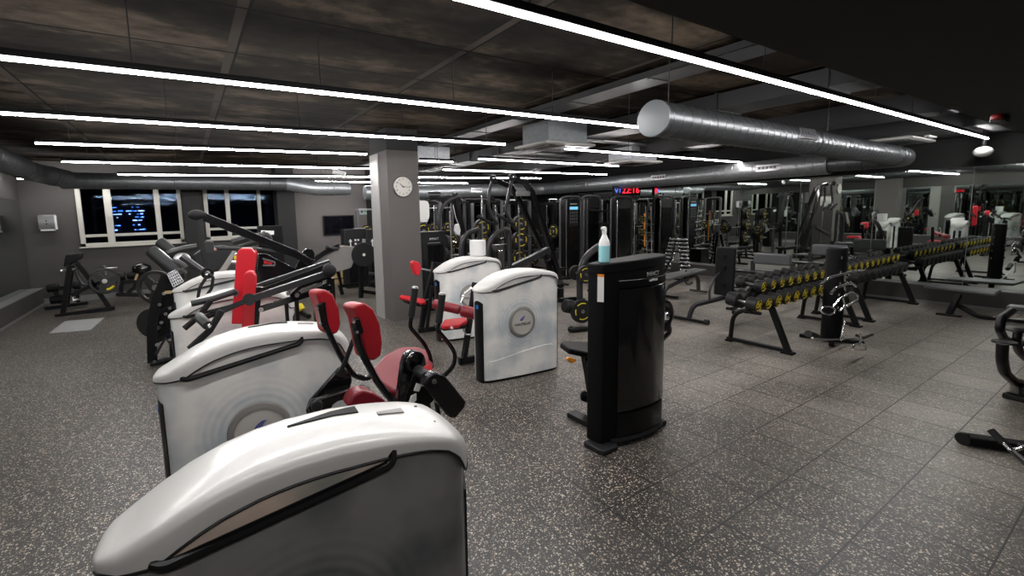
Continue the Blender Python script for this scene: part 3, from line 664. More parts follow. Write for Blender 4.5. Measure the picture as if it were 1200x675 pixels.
def shroud(label, pos, rz, body='frosted', text=True, pane='recess_pane', vent=False, thick=.011):
    t = thing('strength_machine', label, 'gym machine', (*pos, 0), rz, 'white strength machines')
    k = MB()
    k.rings([[(x, y, .03 + (interp(ZT, x) + .005 - .03) * f) for x, y in OUT] for f in (0, .02, .2, .4, .6, .8, .95, 1)])
    k.build('shroud', body, t)
    MB().rings([[(x * .985 + .012, .16 + (y - .16) * .94, z) for x, y in OUT] for z in (0, .032)]).build('base', 'black', t)
    # arched cover
    W = [(.078, .04), (.085, .07), (.10, .098), (.15, .138), (.22, .160), (.3, .17), (1.08, .172), (1.12, .165), (1.155, .147), (1.185, .115), (1.205, .08), (1.222, .03)]
    sec = [(-1, 0), (-1.0, .35), (-.985, .60), (-.92, .80), (-.80, .90), (-.62, .945), (-.3, .985), (0, 1.0), (.3, .985), (.62, .945), (.80, .90), (.92, .80), (.985, .60), (1.0, .35), (1, 0)]
    st = [.078, .083, .09, .10, .125, .15, .18, .22, .26, .3, .35, .4, .45, .5, .55, .6, .65, .7, .75, .8, .87, .93, .98, 1.02, 1.06, 1.09, 1.115, 1.135, 1.15, 1.165, 1.18, 1.195, 1.207, 1.216, 1.222]
    k = MB(); k.rings([[(x, .16 + dy * interp(W, x), interp(ZT, x) - .004 + fz * (interp(ZCR, x) - interp(ZT, x) + .004)) for dy, fz in sec] for x in st])
    cv = k.build('cover', 'white_plastic', t)
    cv.data.set_sharp_from_angle(angle=math.radians(60))
    # dark rubber seam under the cover edge
    MB().tube([(x, .16 - interp(W, x) - .002, interp(ZT, x) - .006) for x in st[2:]], .0045, 6).build('edge_seal', 'black', t)
    # grab bar slit on the front face
    A, B = Vector((.262, -.016, 1.090)), Vector((.885, -.018, 1.205))
    MB().tube([A + Vector((-.03, .02, .004)), A, B, B + Vector((.015, .02, .035))], thick, 8, bend=.03).build('grab_bar', 'black', t)
    xs = [.27 + .6 * i / 12 for i in range(13)]
    lo = [(x, -.0045, 1.088 + (x - .25) * .18) for x in xs]; up = [(x, -.0045, interp(ZT, x) - .008) for x in xs]
    k = MB(); k.rings([[a, (a[0], a[1] + .004, a[2]), (b[0], b[1] + .004, b[2]), b] for a, b in zip(lo, up)]); k.build('window_pane', pane, t)
    # badge
    c = (.618, 0, .69)
    MB().lathe([(.18, 0), (.185, .012), (.178, .024), (.150, .030), (.146, .018)], (c[0], .004, c[2]), (0, -1, 0), 40).build('badge_ring', 'badge_ring', t)
    bf = MB().lathe([(0, .02), (.12, .021), (.146, .018)], (c[0], .004, c[2]), (0, -1, 0), 40).build('badge', 'badge_face', t)
    k = MB(); a0 = .3
    for R_, r_, o_ in ((.026, .0055, 0), (.013, .004, .004)):
        pts = [(c[0] + .005 + o_ + math.cos(a) * R_ * 1.15 + math.sin(a) * .012, -.021, c[2] + .04 + math.sin(a) * R_ * .85 + math.cos(a) * .012) for a in [a0 + i * (1.72 * PI) / 18 for i in range(19)]]
        k.tube(pts, [r_ * (.25 + .75 * math.sin(PI * i / 18)) for i in range(19)], 6)
    k.build('swirl_logo', 'logo_blue', bf)
    if text: lettering('NAUTILUS', .047, 'dark_text', (c[0], -.021, c[2] - .03), FACE_NEG_Y, bf)
    # black strips at the ends with the blue emblem
    def strip(pts, z0, z1, name):
        k = MB(); P_ = []
        for i, (x, y) in enumerate(pts):
            a = pts[max(i - 1, 0)]; b = pts[min(i + 1, len(pts) - 1)]
            d = Vector((b[0] - a[0], b[1] - a[1])).normalized(); n = Vector((d.y, -d.x))
            if n.dot(Vector((x - .62, y - .16))) < 0: n = -n
            P_.append((x, y, n))
        n_ = len(P_)
        outer = [[(x + n.x * .005, y + n.y * .005, z) for x, y, n in P_] + [(x - n.x * .01, y - n.y * .01, z) for x, y, n in P_[::-1]] for z in (z0, z1 - .03)]
        outer.append([(x + n.x * .005, y + n.y * .005, z1 - .03 + .03 * math.sin(PI * i / (n_ - 1))) for i, (x, y, n) in enumerate(P_)] + [(x - n.x * .01, y - n.y * .01, z1 - .03 + .03 * math.sin(PI * (n_ - 1 - i) / (n_ - 1))) for i, (x, y, n) in enumerate(P_[::-1])])
        k.rings(outer); return k.build(name, 'black', t)
    s = strip([(.0935, .19), (.092, .16), (.0945, .13), (.10, .09), (.112, .066), (.127, .045)], .0, .975, 'end_strip')
    MB().lathe([(0, .004), (.026, .004), (.026, 0)], (.0905, .12, .90), (-1, -.18, 0), 16).build('blue_emblem', 'emblem_blue', s)
    strip([(1.190, .075), (1.203, .11), (1.206, .13)], .03, 1.0, 'end_strip'); strip([(1.206, .19), (1.203, .21), (1.190, .245)], .03, 1.0, 'end_strip')
    # moulded lower panel
    lx = [.17, .25, .35, .5, .65, .8, .95, 1.04, 1.075, 1.085]; lz = [.26, .262, .275, .302, .325, .343, .352, .35, .335, .30]
    k = MB(); k.rings([[(x, interp([(a, b) for a, b in HALF[3:]], x) - .007, .035), (x, interp(HALF[3:], x) - .007, z), (x, interp(HALF[3:], x) + .004, z + .004), (x, interp(HALF[3:], x) + .004, .035)] for x, z in zip(lx, lz)])
    k.build('lower_panel', body, t)
    if vent:
        def cz(x, y):
            q = (y - .16) / interp(W, x); f_ = interp(sec, q)
            return interp(ZT, x) - .004 + f_ * (interp(ZCR, x) - interp(ZT, x) + .004)
        def patch(name, m, x0, x1, ylo, yhi, n=16, up=.005):
            k = MB(); R_ = []
            for i in range(n + 1):
                x = x0 + (x1 - x0) * i / n; lo, hi = ylo(i / n), yhi(i / n)
                R_.append([(x, lo, cz(x, lo) - .004), (x, lo, cz(x, lo) + up), (x, (lo + hi) / 2, cz(x, (lo + hi) / 2) + up), (x, hi, cz(x, hi) + up), (x, hi, cz(x, hi) - .004)])
            k.rings(R_); return k.build(name, m, t)
        patch('top_vent', 'grip', .60, .84, lambda u: .215, lambda u: .222 + .055 * u)
        patch('top_recess', 'grey_shroud', .90, 1.0, lambda u: .17 + .01 * u, lambda u: .19 + .03 * u)
        for a in ((1.09, .11, 1.243), (1.07, .25, 1.25)): MB().lathe([(0, .003), (.006, .003), (.007, 0)], a, (0, 0, 1), 8).build('screw', 'dark_text', t)
    return t

F1 = shroud('white machine nearest the camera with smoky side panel, cut by the bottom edge', (-.38, 1.37), -.10, body='smoked', text=False, pane='recess_tint', vent=True, thick=.016)
F2 = shroud('white strength machine directly behind the nearest one, its dark blue swirl badge half hidden', (-.322, 2.94), -.08, thick=.015, vent=True)
L3 = shroud('white strength machine third in the left row, behind the two upright red backrests', (-.311, 4.88), -.19, thick=.014)
L4 = shroud('white strength machine farthest in the left row, under the tall black pull arm', (-.316, 6.63), -.2, thick=.013)
R1 = shroud('white strength machine with its round badge fully visible, left of the black tower', (2.709, 4.107), -.119)
R2 = shroud('white strength machine with a paper towel roll standing on its cover', (3.127, 5.881), -.17)

def pad(name, m, pts, thick, parent, bev=.02):
    """cushion: polygon pts (world) thickened by vector thick"""
    return MB().prism(pts, thick).build(name, m, parent, world=True, bevel=bev, seg=4)

def capsule(a, b, r, n=5):
    a, b = Vector(a), Vector(b); d = (b - a).normalized(); rr = []; pp = []
    for i in range(n + 1): u = PI / 2 * i / n; pp.append(a + d * r * .35 * (1 - math.sin(u)) ); rr.append(max(.002, r * (.75 + .25 * math.sin(u)))) if i else rr.append(.002)
    pp[0] = a
    q = [b - (p - a).length * d for p in pp[::-1]]
    return pp + q, rr + rr[::-1]
def roller(parent, name, m, a, b, r, seg=14):
    a, b = Vector(a), Vector(b); d = (b - a).normalized(); L_ = (b - a).length
    return MB().lathe([(.3 * r, 0), (.85 * r, 0), (.97 * r, .08 * r + .004), (r, .22 * r + .006), (r, L_ - .22 * r - .006), (.97 * r, L_ - .08 * r - .004), (.85 * r, L_), (.3 * r, L_)], a, d, seg).build(name, m, parent, world=True)

# --- the exercise station between the nearest two machines (arms, pads, cam and seat) : belongs to the nearest machine
u = F1
A = aty(2.75, (378, 354), (381, 381), (400, 419), (414, 440), (428, 444), (437, 440))
MB().tube(A, .019, 8, bend=.05).build('pad_arm', 'black_gloss', u, world=True)
B = aty(2.35, (415, 379), (421, 408), (444, 450), (462, 472))
MB().tube(B, .021, 8, bend=.05).build('pad_arm', 'black_gloss', u, world=True)
for Y, outl, th, arm in ((2.75, [(371, 344), (374, 341), (382, 339), (391, 345), (398, 361), (400, 380), (397, 390), (390, 393), (383, 389), (379, 366)], .10, None),
                         (2.35, [(414, 361), (418, 357), (428, 355), (438, 362), (446, 380), (449, 402), (447, 417), (439, 423), (430, 420), (425, 396), (421, 374)], .11, None)):
    o = pad('chest_pad', 'red_deep', [at(x, y, 'Y', Y) for x, y in outl], (-.035, th, 0), u, .016)
    o.name = 'pad'
    c0, c1 = (at(outl[0][0] + 3, outl[0][1] + 12, 'Y', Y - .012), at(outl[0][0] + 8, outl[-1][1] + 16, 'Y', Y - .012))
    MB().bar(c0, c1, .03, .05).build('pad_plate', 'black', u, world=True, bevel=.004)
    k = MB()
    for f in (.15, .85): k.lathe([(0, .012), (.008, .012), (.009, 0)], Vector(c0).lerp(Vector(c1), f) + Vector((-.02, -.02, 0)), (-.4, -1, 0), 8)
    k.build('bolt', 'steel', u, world=True)
# link plates with round pivot caps at the end of the second shroud
def plate(pts, Y, th, name='link_plate', m='black_gloss', par=None, bev=.008):
    return MB().prism([at(p[0], p[1], 'Y', p[2] if len(p) > 2 else Y) for p in pts], (0, th, 0)).build(name, m, par or u, world=True, bevel=bev)
plate([(359, 482), (363, 470), (397, 432), (403, 430), (411, 436), (413, 447), (408, 463), (366, 491), (361, 489)], 2.72, .03)
plate([(361, 478), (366, 469), (425, 452), (434, 455), (436, 462), (420, 464), (392, 472), (384, 488), (366, 491)], 2.60, .03)
for p, Y in (((400, 436), 2.70), ((371, 475), 2.58)): MB().lathe([(0, .03), (.028, .026), (.036, .012), (.036, 0)], at(*p, 'Y', Y), (-.15, -1, .1), 16).build('pivot_cap', 'charcoal', u, world=True)
MB().tube(aty(2.62, (399, 436), (406, 420), (414, 398), (419, 392)), .014, 6).build('brace', 'black', u, world=True)
pad('lower_pad', 'dark_red', [at(x, y, 'Y', 2.45) for x, y in [(408, 475), (414, 463), (426, 458), (438, 461), (452, 470), (455, 478), (410, 480)]], (0, .12, 0), u, .02)
# seat cushion, tilted
S = [at(437, 431, 'Y', 2.92), at(452, 414, 'Y', 3.05), at(468, 405, 'Y', 3.14), at(488, 405, 'Y', 3.16), at(503, 411, 'Y', 3.1), at(508, 424, 'Y', 2.98), at(505, 436, 'Y', 2.88), at(484, 446, 'Y', 2.74), at(470, 459, 'Y', 2.64), at(461, 459, 'Y', 2.64), at(446, 446, 'Y', 2.74)]
pad('seat', 'dark_red', S, (0.0, .03, -.075), u, .028)
pad('seat_front', 'red', [at(470, 459, 'Y', 2.63), at(463, 446, 'Y', 2.66), at(480, 437, 'Y', 2.74), at(505, 425, 'Y', 2.88), at(507, 433, 'Y', 2.88), at(484, 447, 'Y', 2.73)], (0, -.018, -.03), u, .012)
# two long handle levers
for Y, g0, g1, path in ((3.0, (486.5, 337), (482, 371), [(482, 371), (480, 383), (497, 402), (504, 416), (506, 432), (498, 442)]),
                        (2.72, (518.5, 344.5), (514, 378), [(514, 378), (512.5, 387), (526, 402), (534, 415), (531, 430), (516, 445), (508, 455)])):
    MB().tube(aty(Y, *path) + [Vector((1.42, 2.78 if Y > 2.9 else 2.62, .50)), Vector((1.26, 2.72, .40))], .0165, 8, bend=.05).build('handle_lever', 'black_gloss', u, world=True)
    a, b = at(*g0, 'Y', Y), at(*g1, 'Y', Y); d = (b - a).normalized()
    MB().lathe([(.020, 0), (.0255, .004), (.0255, (b - a).length), (.02, (b - a).length + .004)], a, d, 14).build('grip', 'grip', u, world=True)
    MB().lathe([(.003, -.012), (.018, -.010), (.025, -.003), (.026, .006)], a, d, 14).build('grip_cap', 'steel', u, world=True)
# cam post, cylinder arm and counterweight
plate([(466, 472), (472, 426), (476, 415), (484, 411), (494, 413), (499, 420), (500, 428), (492, 433), (486, 436), (474, 474)], 2.36, .05, 'cam_post')
MB().torus(at(487, 424, 'Y', 2.34), .052, .012, (0, -1, 0), 20).build('bearing_ring', 'black_gloss', u, world=True)
MB().cyl(at(489, 434, 'Y', 2.33), at(507, 446, 'Y', 2.18), .034, 16).build('weight_shaft', 'charcoal', u, world=True)
plate([(497, 452), (502, 440), (511, 437), (521, 439), (547, 471), (545, 478), (534, 491), (528, 490), (504, 462)], 2.16, .07, 'counterweight', bev=.012)
MB().lathe([(0, .012), (.012, .010), (.015, 0)], at(509, 447, 'Y', 2.16), (0, -1, 0), 10).build('bolt', 'steel', u, world=True)
plate([(470, 476), (478, 440), (500, 444), (512, 466), (499, 480)], 2.40, .03, 'weight_link', 'black')
plate([(479, 473), (482, 464), (488, 461), (488, 469), (483, 474)], 2.28, .004, 'warning_label', 'sticker', bev=0)
plate([(485, 458), (488, 449), (494, 451), (491, 459)], 2.26, .004, 'warning_label', 'sticker', bev=0)
MB().tube([at(487, 430, 'Y', 2.4), (1.16, 2.55, .35), (1.05, 2.45, .04)], 0, sec=(.09, .06)).build('frame_post', 'black', u, world=True)
k = MB(); k.bb((.35, 2.4, 0), (1.35, 2.48, .06)); k.build('base_rail', 'black', u, world=True, bevel=.006)
MB().tube([(1.3, 2.9, .60), (1.25, 2.7, .3), (1.2, 2.48, .04)], 0, sec=(.07, .06)).build('seat_post', 'black', u, world=True)
MB().tube([(1.3, 2.9, .60), (1.1, 2.5, .75)], 0, sec=(.07, .06)).build('seat_beam', 'black', u, world=True)

# --- second machine's press station with upright red backrests and long grey lever arms
u = F2
def bpad(px0, px1, y0, y1, Y, th, slant=0):
    o = pad('backrest', 'red', [at(px0 + 2, y0 + 2, 'Y', Y), at(px0 + 6, y0, 'Y', Y), at(px1 - 5, y0, 'Y', Y), at(px1, y0 + 5, 'Y', Y), at(px1 + slant, y1, 'Y', Y), at(px0 - 2 + slant, y1, 'Y', Y), at(px0, y0 + 8, 'Y', Y)], (.02, th, 0), u, .012)
    return o
bpad(285, 300, 318, 386, 4.15, .10)
bpad(277, 299, 291, 380, 4.45, .09, -4)
MB().bar(at(303, 336, 'Y', 4.18), at(299, 388, 'Y', 4.18), .045, .06).build('backrest_post', 'black', u, world=True, bevel=.004)
MB().lathe([(0, 0), (.028, 0), (.028, .05), (0, .05)], at(277, 343, 'Y', 4.4), (-.3, -1, 0), 12).build('adjuster', 'steel', u, world=True)
def flatbar(pts, w, h, name, m, Y):
    return MB().tube(aty(Y, *pts), 0, sec=(w, h)).build(name, m, u, world=True, bevel=.004)
flatbar([(385, 320), (292, 351)], .05, .055, 'lever_arm', 'grey_tube', 3.95)
flatbar([(388, 336), (306, 362)], .045, .05, 'lower_arm', 'black_gloss', 4.05)
MB().ball(at(386, 317, 'Y', 3.93), .062, 14).build('counterweight', 'grip', u, world=True)
MB().cyl(at(292, 351, 'Y', 3.97), at(292, 351, 'Y', 3.9), .05, 18).build('pivot_cap', 'charcoal', u, world=True)
MB().tube(aty(3.92, (292, 351), (262, 364), (237, 373)), .022, 8).build('lever_tube', 'black_gloss', u, world=True)
MB().tube(aty(3.85, (260, 364), (246, 387), (222, 409)), .026, 10).build('grip', 'grip', u, world=True)
MB().lathe([(0, 0), (.034, 0), (.036, .01), (.036, .14), (.034, .15), (0, .15)], at(233, 371, 'Y', 3.84), at(244, 382, 'Y', 3.7) - at(233, 371, 'Y', 3.84), 16).build('collar', 'grey_tube', u, world=True)
MB().lathe([(0, .005), (.014, .003), (.017, 0)], at(245, 382, 'Y', 3.68), (0, -1, 0), 10).build('bolt', 'chrome', u, world=True)
MB().tube(aty(4.25, (224, 356), (250, 350), (277, 341)), .027, 10).build('lever_tube', 'grey_tube', u, world=True)
MB().tube(aty(4.2, (247, 352), (234, 370), (216, 385)), .024, 10).build('grip', 'grip', u, world=True)
flatbar([(386, 306), (300, 335)], .05, .03, 'lever_arm', 'grey_tube', 4.5)
flatbar([(388, 310), (300, 343)], .05, .05, 'lower_arm', 'black', 4.45)
k = MB(); Yp = 3.98
for a, b in (((340, 347), (384, 333)), ((384, 333), (386, 324)), ((386, 324), (352, 336)), ((352, 336), (340, 347))): k.bar(at(*a, 'Y', Yp), at(*b, 'Y', Yp), .03, .03)
k.build('arm_bracket', 'black', u, world=True)
MB().bar(at(352, 342, 'Y', 3.955), at(377, 333, 'Y', 3.955), .008, .03).build('bracket_plate', 'steel', u, world=True)
for p in ((348, 346), (306, 363), (338, 344)): MB().lathe([(0, .01), (.018, .008), (.02, 0)], at(*p, 'Y', 3.95), (0, -1, 0), 10).build('bolt', 'steel', u, world=True)
for a, b, n, w in (((347, 348), (345, 388), 'strut', .035), ((335, 350), (333, 386), 'strut', .03), ((370, 340), (370, 386), 'mast', .06), ((388, 326), (389, 345), 'mast', .05)):
    pa = at(*a, 'Y', 4.1); MB().bar(pa, (pa.x, pa.y, .02), w, w).build(n, 'black', u, world=True, bevel=.004)
MB().bb((.2, 4.0, 0), (1.35, 4.1, .05)).build('base_rail', 'black', u, world=True, bevel=.005)
MB().bb((.3, 3.85, .45), (.75, 4.3, .53)).build('seat', 'red', u, world=True, bevel=.02, seg=3)
MB().bb((.5, 4.0, .05), (.58, 4.1, .45)).build('seat_post', 'black', u, world=True, bevel=.004)

# --- third machine: fly arm with triangular black plate and straight grey bar
u = L3
MB().tube(aty(6.0, (234, 252), (345, 297), (366, 309)), 0, sec=(.07, .10)).build('overhead_arm', 'black_gloss', u, world=True, bevel=.01)
MB().ball(at(231, 252, 'Y', 5.98), .075, 14, (1.3, .9, .8)).build('counterweight', 'grip', u, world=True)
MB().tube(aty(5.98, (235, 256), (237, 290), (244, 317)), 0, sec=(.05, .065)).build('drop_arm', 'charcoal', u, world=True, bevel=.006)
MB().torus(at(243, 320, 'Y', 5.95), .05, .022, (.2, -1, 0), 14).build('swivel', 'black', u, world=True)
lp = aty(5.9, (243, 323), (234, 337), (232, 349), (238, 352), (248, 338), (250, 325), (244, 321))
MB().tube(lp, .018, 8, bend=.02).build('handle', 'grip', u, world=True)
MB().tube(aty(6.02, (253, 291), (300, 292), (358, 300)), .026, 8).build('cross_bar', 'charcoal', u, world=True)
MB().box(at(244, 290, 'Y', 6.0), (.12, .05, .13)).build('bracket', 'grey_tube', u, world=True, bevel=.006)
MB().lathe([(0, 0), (.016, 0), (.016, .03)], at(252, 292, 'Y', 5.95), (0, -1, 0), 10).build('bolt', 'chrome', u, world=True)
plate([(360, 291), (366, 292), (369, 297), (366, 320), (352, 322), (344, 320), (350, 306), (356, 294)], 6.05, .05, 'arm_bracket')
plate([(300, 322), (303, 297), (312, 297), (350, 317), (352, 322), (345, 330), (300, 338)], 6.12, .06, 'side_plate')
plate([(300, 308), (303, 297), (300, 336), (290, 336), (290, 300)], 6.14, .06, 'side_plate')
k = MB()
for a, b in (((308, 303), (322, 307)), ((322, 307), (322, 311)), ((322, 311), (308, 311))): k.bar(at(*a, 'Y', 6.10), at(*b, 'Y', 6.10), .012, .02)
k.build('placard_edge', 'steel', u, world=True)
plate([(309, 305), (320, 308), (318, 310), (309, 309)], 6.10, .004, 'placard', 'red', bev=0)
pad('headrest', 'red', [at(295, 294, 'Y', 5.9), at(300, 293, 'Y', 5.9), at(301, 298, 'Y', 5.9), at(299, 314, 'Y', 5.9), at(294, 313, 'Y', 5.9)], (.02, .1, 0), u, .012)
plate([(353, 315), (362, 313), (361, 318), (353, 320)], 6.0, .004, 'warning_label', 'yellow', bev=0)
for x in (0.95, 1.5):
    MB().bar((x, 6.1, .02), (x, 6.1, 1.15), .07, .07).build('mast', 'black', u, world=True, bevel=.005)
MB().bb((.5, 6.05, 0), (1.7, 6.15, .05)).build('base_rail', 'black', u, world=True, bevel=.005)
# --- farthest left machine: its seat just shows behind
u = L4
MB().bb((.4, 7.6, .45), (.85, 8.0, .53)).build('seat', 'red', u, world=True, bevel=.02, seg=3)
MB().bb((.55, 7.75, 0), (.65, 7.85, .45)).build('seat_post', 'black', u, world=True, bevel=.005)
MB().bb((.5, 7.4, 0), (.7, 8.3, .05)).build('base_rail', 'black', u, world=True, bevel=.005)

# --- machine with rollers behind R1
u = R1
roller(u, 'roller_pad', 'dark_red', at(508, 356, 'Y', 4.95), at(539, 363, 'Y', 4.7), .062, 18)
roller(u, 'roller_pad', 'dark_red', at(541, 364, 'Y', 4.68), at(562, 369, 'Y', 4.5), .075, 18)
MB().lathe([(0, .012), (.04, .01), (.045, 0)], at(548, 367, 'Y', 4.6), (-.2, -1, 0), 16).build('roller_cap', 'black', u, world=True)
MB().tube([at(533, 362, 'Y', 4.75), at(545, 364, 'Y', 4.7)], .05, 12).build('roller_hub', 'black_gloss', u, world=True)
MB().tube([at(x, y, 'Y', 4.72) for x, y in [(541, 354), (544, 344), (551, 338), (560, 337), (566, 342)]], .016, 8, bend=.02).build('support_arm', 'chrome', u, world=True)
pad('seat', 'red', [at(517, 380, 'Y', 4.80), at(521, 374, 'Y', 4.95), at(545, 371, 'Y', 4.95), at(549, 376, 'Y', 4.85), at(538, 381, 'Y', 4.74), at(520, 383, 'Y', 4.74)], (0, .02, -.05), u, .018)
MB().prism([at(519, 385, 'Y', 4.76), at(547, 381, 'Y', 4.78), at(547, 385, 'Y', 4.78), at(520, 388, 'Y', 4.76)], (0, .25, 0)).build('seat_pan', 'black', u, world=True, bevel=.005)
MB().tube([at(557, 331, 'Y', 4.85), at(552, 366, 'Y', 4.85), at(543, 425, 'Y', 4.85)], 0, sec=(.06, .07)).build('frame_upright', 'black', u, world=True, bevel=.005)
MB().bar((2.93, 4.86, .05), (3.5, 4.8, .05), .07, .09).build('base_rail', 'black', u, world=True, bevel=.006)
MB().tube([at(543, 386, 'Y', 4.8), at(546, 392, 'Y', 4.8), at(553, 392, 'Y', 4.8)], .012, 6).build('adjuster', 'steel', u, world=True)
MB().lathe([(0, 0), (.018, 0), (.018, .02)], at(529, 384, 'Y', 4.74), (0, -1, 0), 10).build('label_disc', 'sticker', u, world=True)
# --- machine R2 : headrest, arm, red seat and black frame
u = R2
pad('headrest', 'red', [at(484, 308, 'Y', 6.55), at(487, 306, 'Y', 6.55), at(492, 308, 'Y', 6.55), at(494, 314, 'Y', 6.55), at(492, 323, 'Y', 6.55), at(488, 323, 'Y', 6.55), at(485, 316, 'Y', 6.55)], (.03, .2, 0), u, .02)
MB().cyl(at(494, 315, 'Y', 6.6), at(509, 318, 'Y', 6.6), .014, 8).build('head_bar', 'steel', u, world=True)
pad('seat', 'red', [at(468, 348, 'Y', 6.75), at(470, 345, 'Y', 6.85), at(498, 350, 'Y', 6.6), at(500, 354, 'Y', 6.5), at(494, 355, 'Y', 6.5)], (0, .03, -.05), u, .018)
MB().prism([at(474, 352, 'Y', 6.6), at(499, 357, 'Y', 6.5), at(499, 361, 'Y', 6.5), at(480, 357, 'Y', 6.6)], (0, .2, 0)).build('seat_pan', 'black', u, world=True, bevel=.005)
MB().tube(aty(6.6, (516, 311), (509, 308), (500, 347), (493, 388)), 0, sec=(.07, .08)).build('frame_upright', 'black', u, world=True, bevel=.005)
MB().tube(aty(6.45, (506, 335), (500, 388)), 0, sec=(.05, .05)).build('frame_upright', 'black', u, world=True, bevel=.005)
MB().bar((3.2, 6.6, .04), (4.0, 6.45, .04), .07, .08).build('base_rail', 'black', u, world=True, bevel=.006)
MB().tube(aty(6.5, (498, 352), (506, 349), (508, 361)), .016, 8).build('adjuster', 'steel', u, world=True)
tr = thing('paper_towel_roll', 'white paper towel roll standing on the cover of a white machine', 'paper roll', (4.0, 5.98, 1.29))
cx_, cy_ = 3.127 + .62 + .14, 5.881 + .16 - .11
p = at(560, 299, 'Y', cy_)
MB().lathe([(.02, 0), (.125, 0), (.13, .006), (.13, .235), (.125, .24), (.022, .24), (.022, .10)], (p.x, cy_, 1.30), (0, 0, 1), 28).build('roll', 'white', tr, world=True)
MB().lathe([(.018, 0), (.022, 0), (.022, .241), (.018, .241)], (p.x, cy_, 1.30), (0, 0, 1), 16, cap=False).build('core', 'gold_lid', tr, world=True)
# ------------------------------------------------------------------ black selector tower with its machine
rz = math.atan2(2.414 - 2.45, 3.582 - 2.86)
tw = thing('weight_stack_machine', 'tall black weight stack tower with curved shroud and spray bottle on top, right of centre', 'gym machine', (2.80, 2.40, 0), -.02)
# local: x 0..0.82 along the shroud, y depth
def tp(x, n=1): return x
pl = [(-.01, .14), (.0, .03), (.02, .0), (.06, -.005), (.2, -.045), (.35, -.075), (.5, -.082), (.65, -.065), (.74, -.035), (.785, 0), (.80, .06), (.79, .14), (.6, .16), (.2, .16)]
zt = lambda x, y: 1.535 + .03 * math.sin(PI * max(0, min(1, x / .8)) * .5)
MB().rings([[(x, y, .045 + (zt(x, y) - .045) * f) for x, y in pl] for f in (0, .3, .6, 1)]).build('housing', 'black_matte', tw, bevel=.006)
MB().rings([[(x * 1.02 - .008, y * 1.03 - .002, zt(x, y) - .065 + .085 * f) for x, y in pl] for f in (0, 1)]).build('top_cap', 'black_matte', tw, bevel=.012, seg=3)
fr = [(.15, -.036), (.25, -.06), (.35, -.078), (.5, -.086), (.65, -.069), (.735, -.04)]
k = MB(); k.rings([[(x, y - .002, .30), (x, y - .002, 1.34), (x, y - .010, 1.33), (x, y - .010, .31)] for x, y in fr]); k.build('smoked_panel', 'black_gloss', tw)
k = MB(); k.rings([[(x, y - .002, .08), (x, y - .002, .285), (x, y - .006, .28), (x, y - .006, .085)] for x, y in fr]); k.build('lower_panel', 'black', tw)
k = MB(); k.rings([[(x, y - .003, 1.35), (x, y - .003, 1.415), (x, y - .009, 1.41), (x, y - .009, 1.355)] for x, y in fr]); k.build('name_panel', 'black', tw)
lettering('IMPACT', .052, 'grey_text', (.50, -.095, 1.445), Matrix.Rotation(.09, 3, 'Z') @ FACE_NEG_Y, tw)
lettering('NAUTILUS', .026, 'sticker', (.50, -.1, 1.393), Matrix.Rotation(.09, 3, 'Z') @ FACE_NEG_Y, tw)
MB().prism([(-.006, .040, 1.25), (.020, -.002, 1.25), (.018, -.004, 1.25), (-.009, .038, 1.25)], (0, 0, .21)).build('instruction_placard', 'sticker', tw, smooth=False)
MB().prism([(-.006, .040, 1.455), (.020, -.003, 1.455), (.017, -.006, 1.455), (-.011, .037, 1.455)], (0, 0, .02)).build('placard_heading', 'orange', tw, smooth=False)
MB().prism([(-.05, -.09, 0), (.11, -.09, 0), (.13, -.06, 0), (.11, .12, 0), (-.07, .12, 0), (-.07, -.04, 0)], (0, 0, .045)).build('foot', 'charcoal', tw, bevel=.01)
MB().prism([(.74, -.03, 0), (.84, -.03, 0), (.86, .08, 0), (.84, .2, 0), (.74, .2, 0)], (0, 0, .045)).build('foot', 'charcoal', tw, bevel=.01)
k = MB(); k.rings([[(x, y - .001, .045), (x, y - .001, .075), (x, y - .02, .05), (x, y - .02, .045)] for x, y in [(.1, -.02)] + fr + [(.78, -.01)]]); k.build('base_trim', 'charcoal', tw)
pad('seat', 'pad_black', [at(657, 401, 'Y', 3.15), at(660, 399, 'Y', 3.25), at(690, 400, 'Y', 3.3), at(700, 406, 'Y', 3.1), at(696, 415, 'Y', 2.95), at(668, 409, 'Y', 3.0)], (0, .02, -.06), tw, .02)
MB().tube([at(685, 412, 'Y', 3.05), at(690, 440, 'Y', 3.0), at(694, 466, 'Y', 2.9)], 0, sec=(.07, .06)).build('seat_post', 'black', tw, world=True, bevel=.005)
pad('lower_roll', 'black_matte', [at(681, 459, 'Y', 2.95), at(684, 457, 'Y', 3.0), at(700, 462, 'Y', 3.0), at(700, 472, 'Y', 2.9), at(682, 465, 'Y', 2.92)], (0, .02, -.05), tw, .015)
MB().bb((3.0, 2.6, 0), (3.12, 2.98, .05)).build('base_rail', 'black', tw, world=True, bevel=.006)
plate([(665, 421), (667, 419), (675, 421), (675, 424), (670, 426)], 3.0, .03, 'adjuster_knob', 'orange', par=tw, bev=.004)
MB().tube(aty(2.95, (688, 424), (690, 434), (692, 448)), .008, 6).build('lever', 'black', tw, world=True)
MB().cyl((3.62, 2.62, .82), (3.70, 2.62, .82), .14, 20).build('cam', 'black_gloss', tw, world=True)
k = MB(); k.lathe([(0, 0), (.045, 0), (.05, .03), (.02, .05)], at(778, 370, 'Y', 2.70), (1, -.4, 0), 14); k.build('cam_hub', 'chrome', tw, world=True)
MB().tube(aty(2.75, (771, 352), (782, 356), (785, 368), (780, 380), (783, 388), (772, 398)), .045, 10, bend=.05).build('arm_cam', 'black_gloss', tw, world=True)
pad('side_pad', 'pad_black', [at(768, 400, 'Y', 2.75), at(772, 402, 'Y', 2.75), at(775, 412, 'Y', 2.75), at(772, 422, 'Y', 2.75), at(766, 428, 'Y', 2.75)], (0, .2, 0), tw, .015)
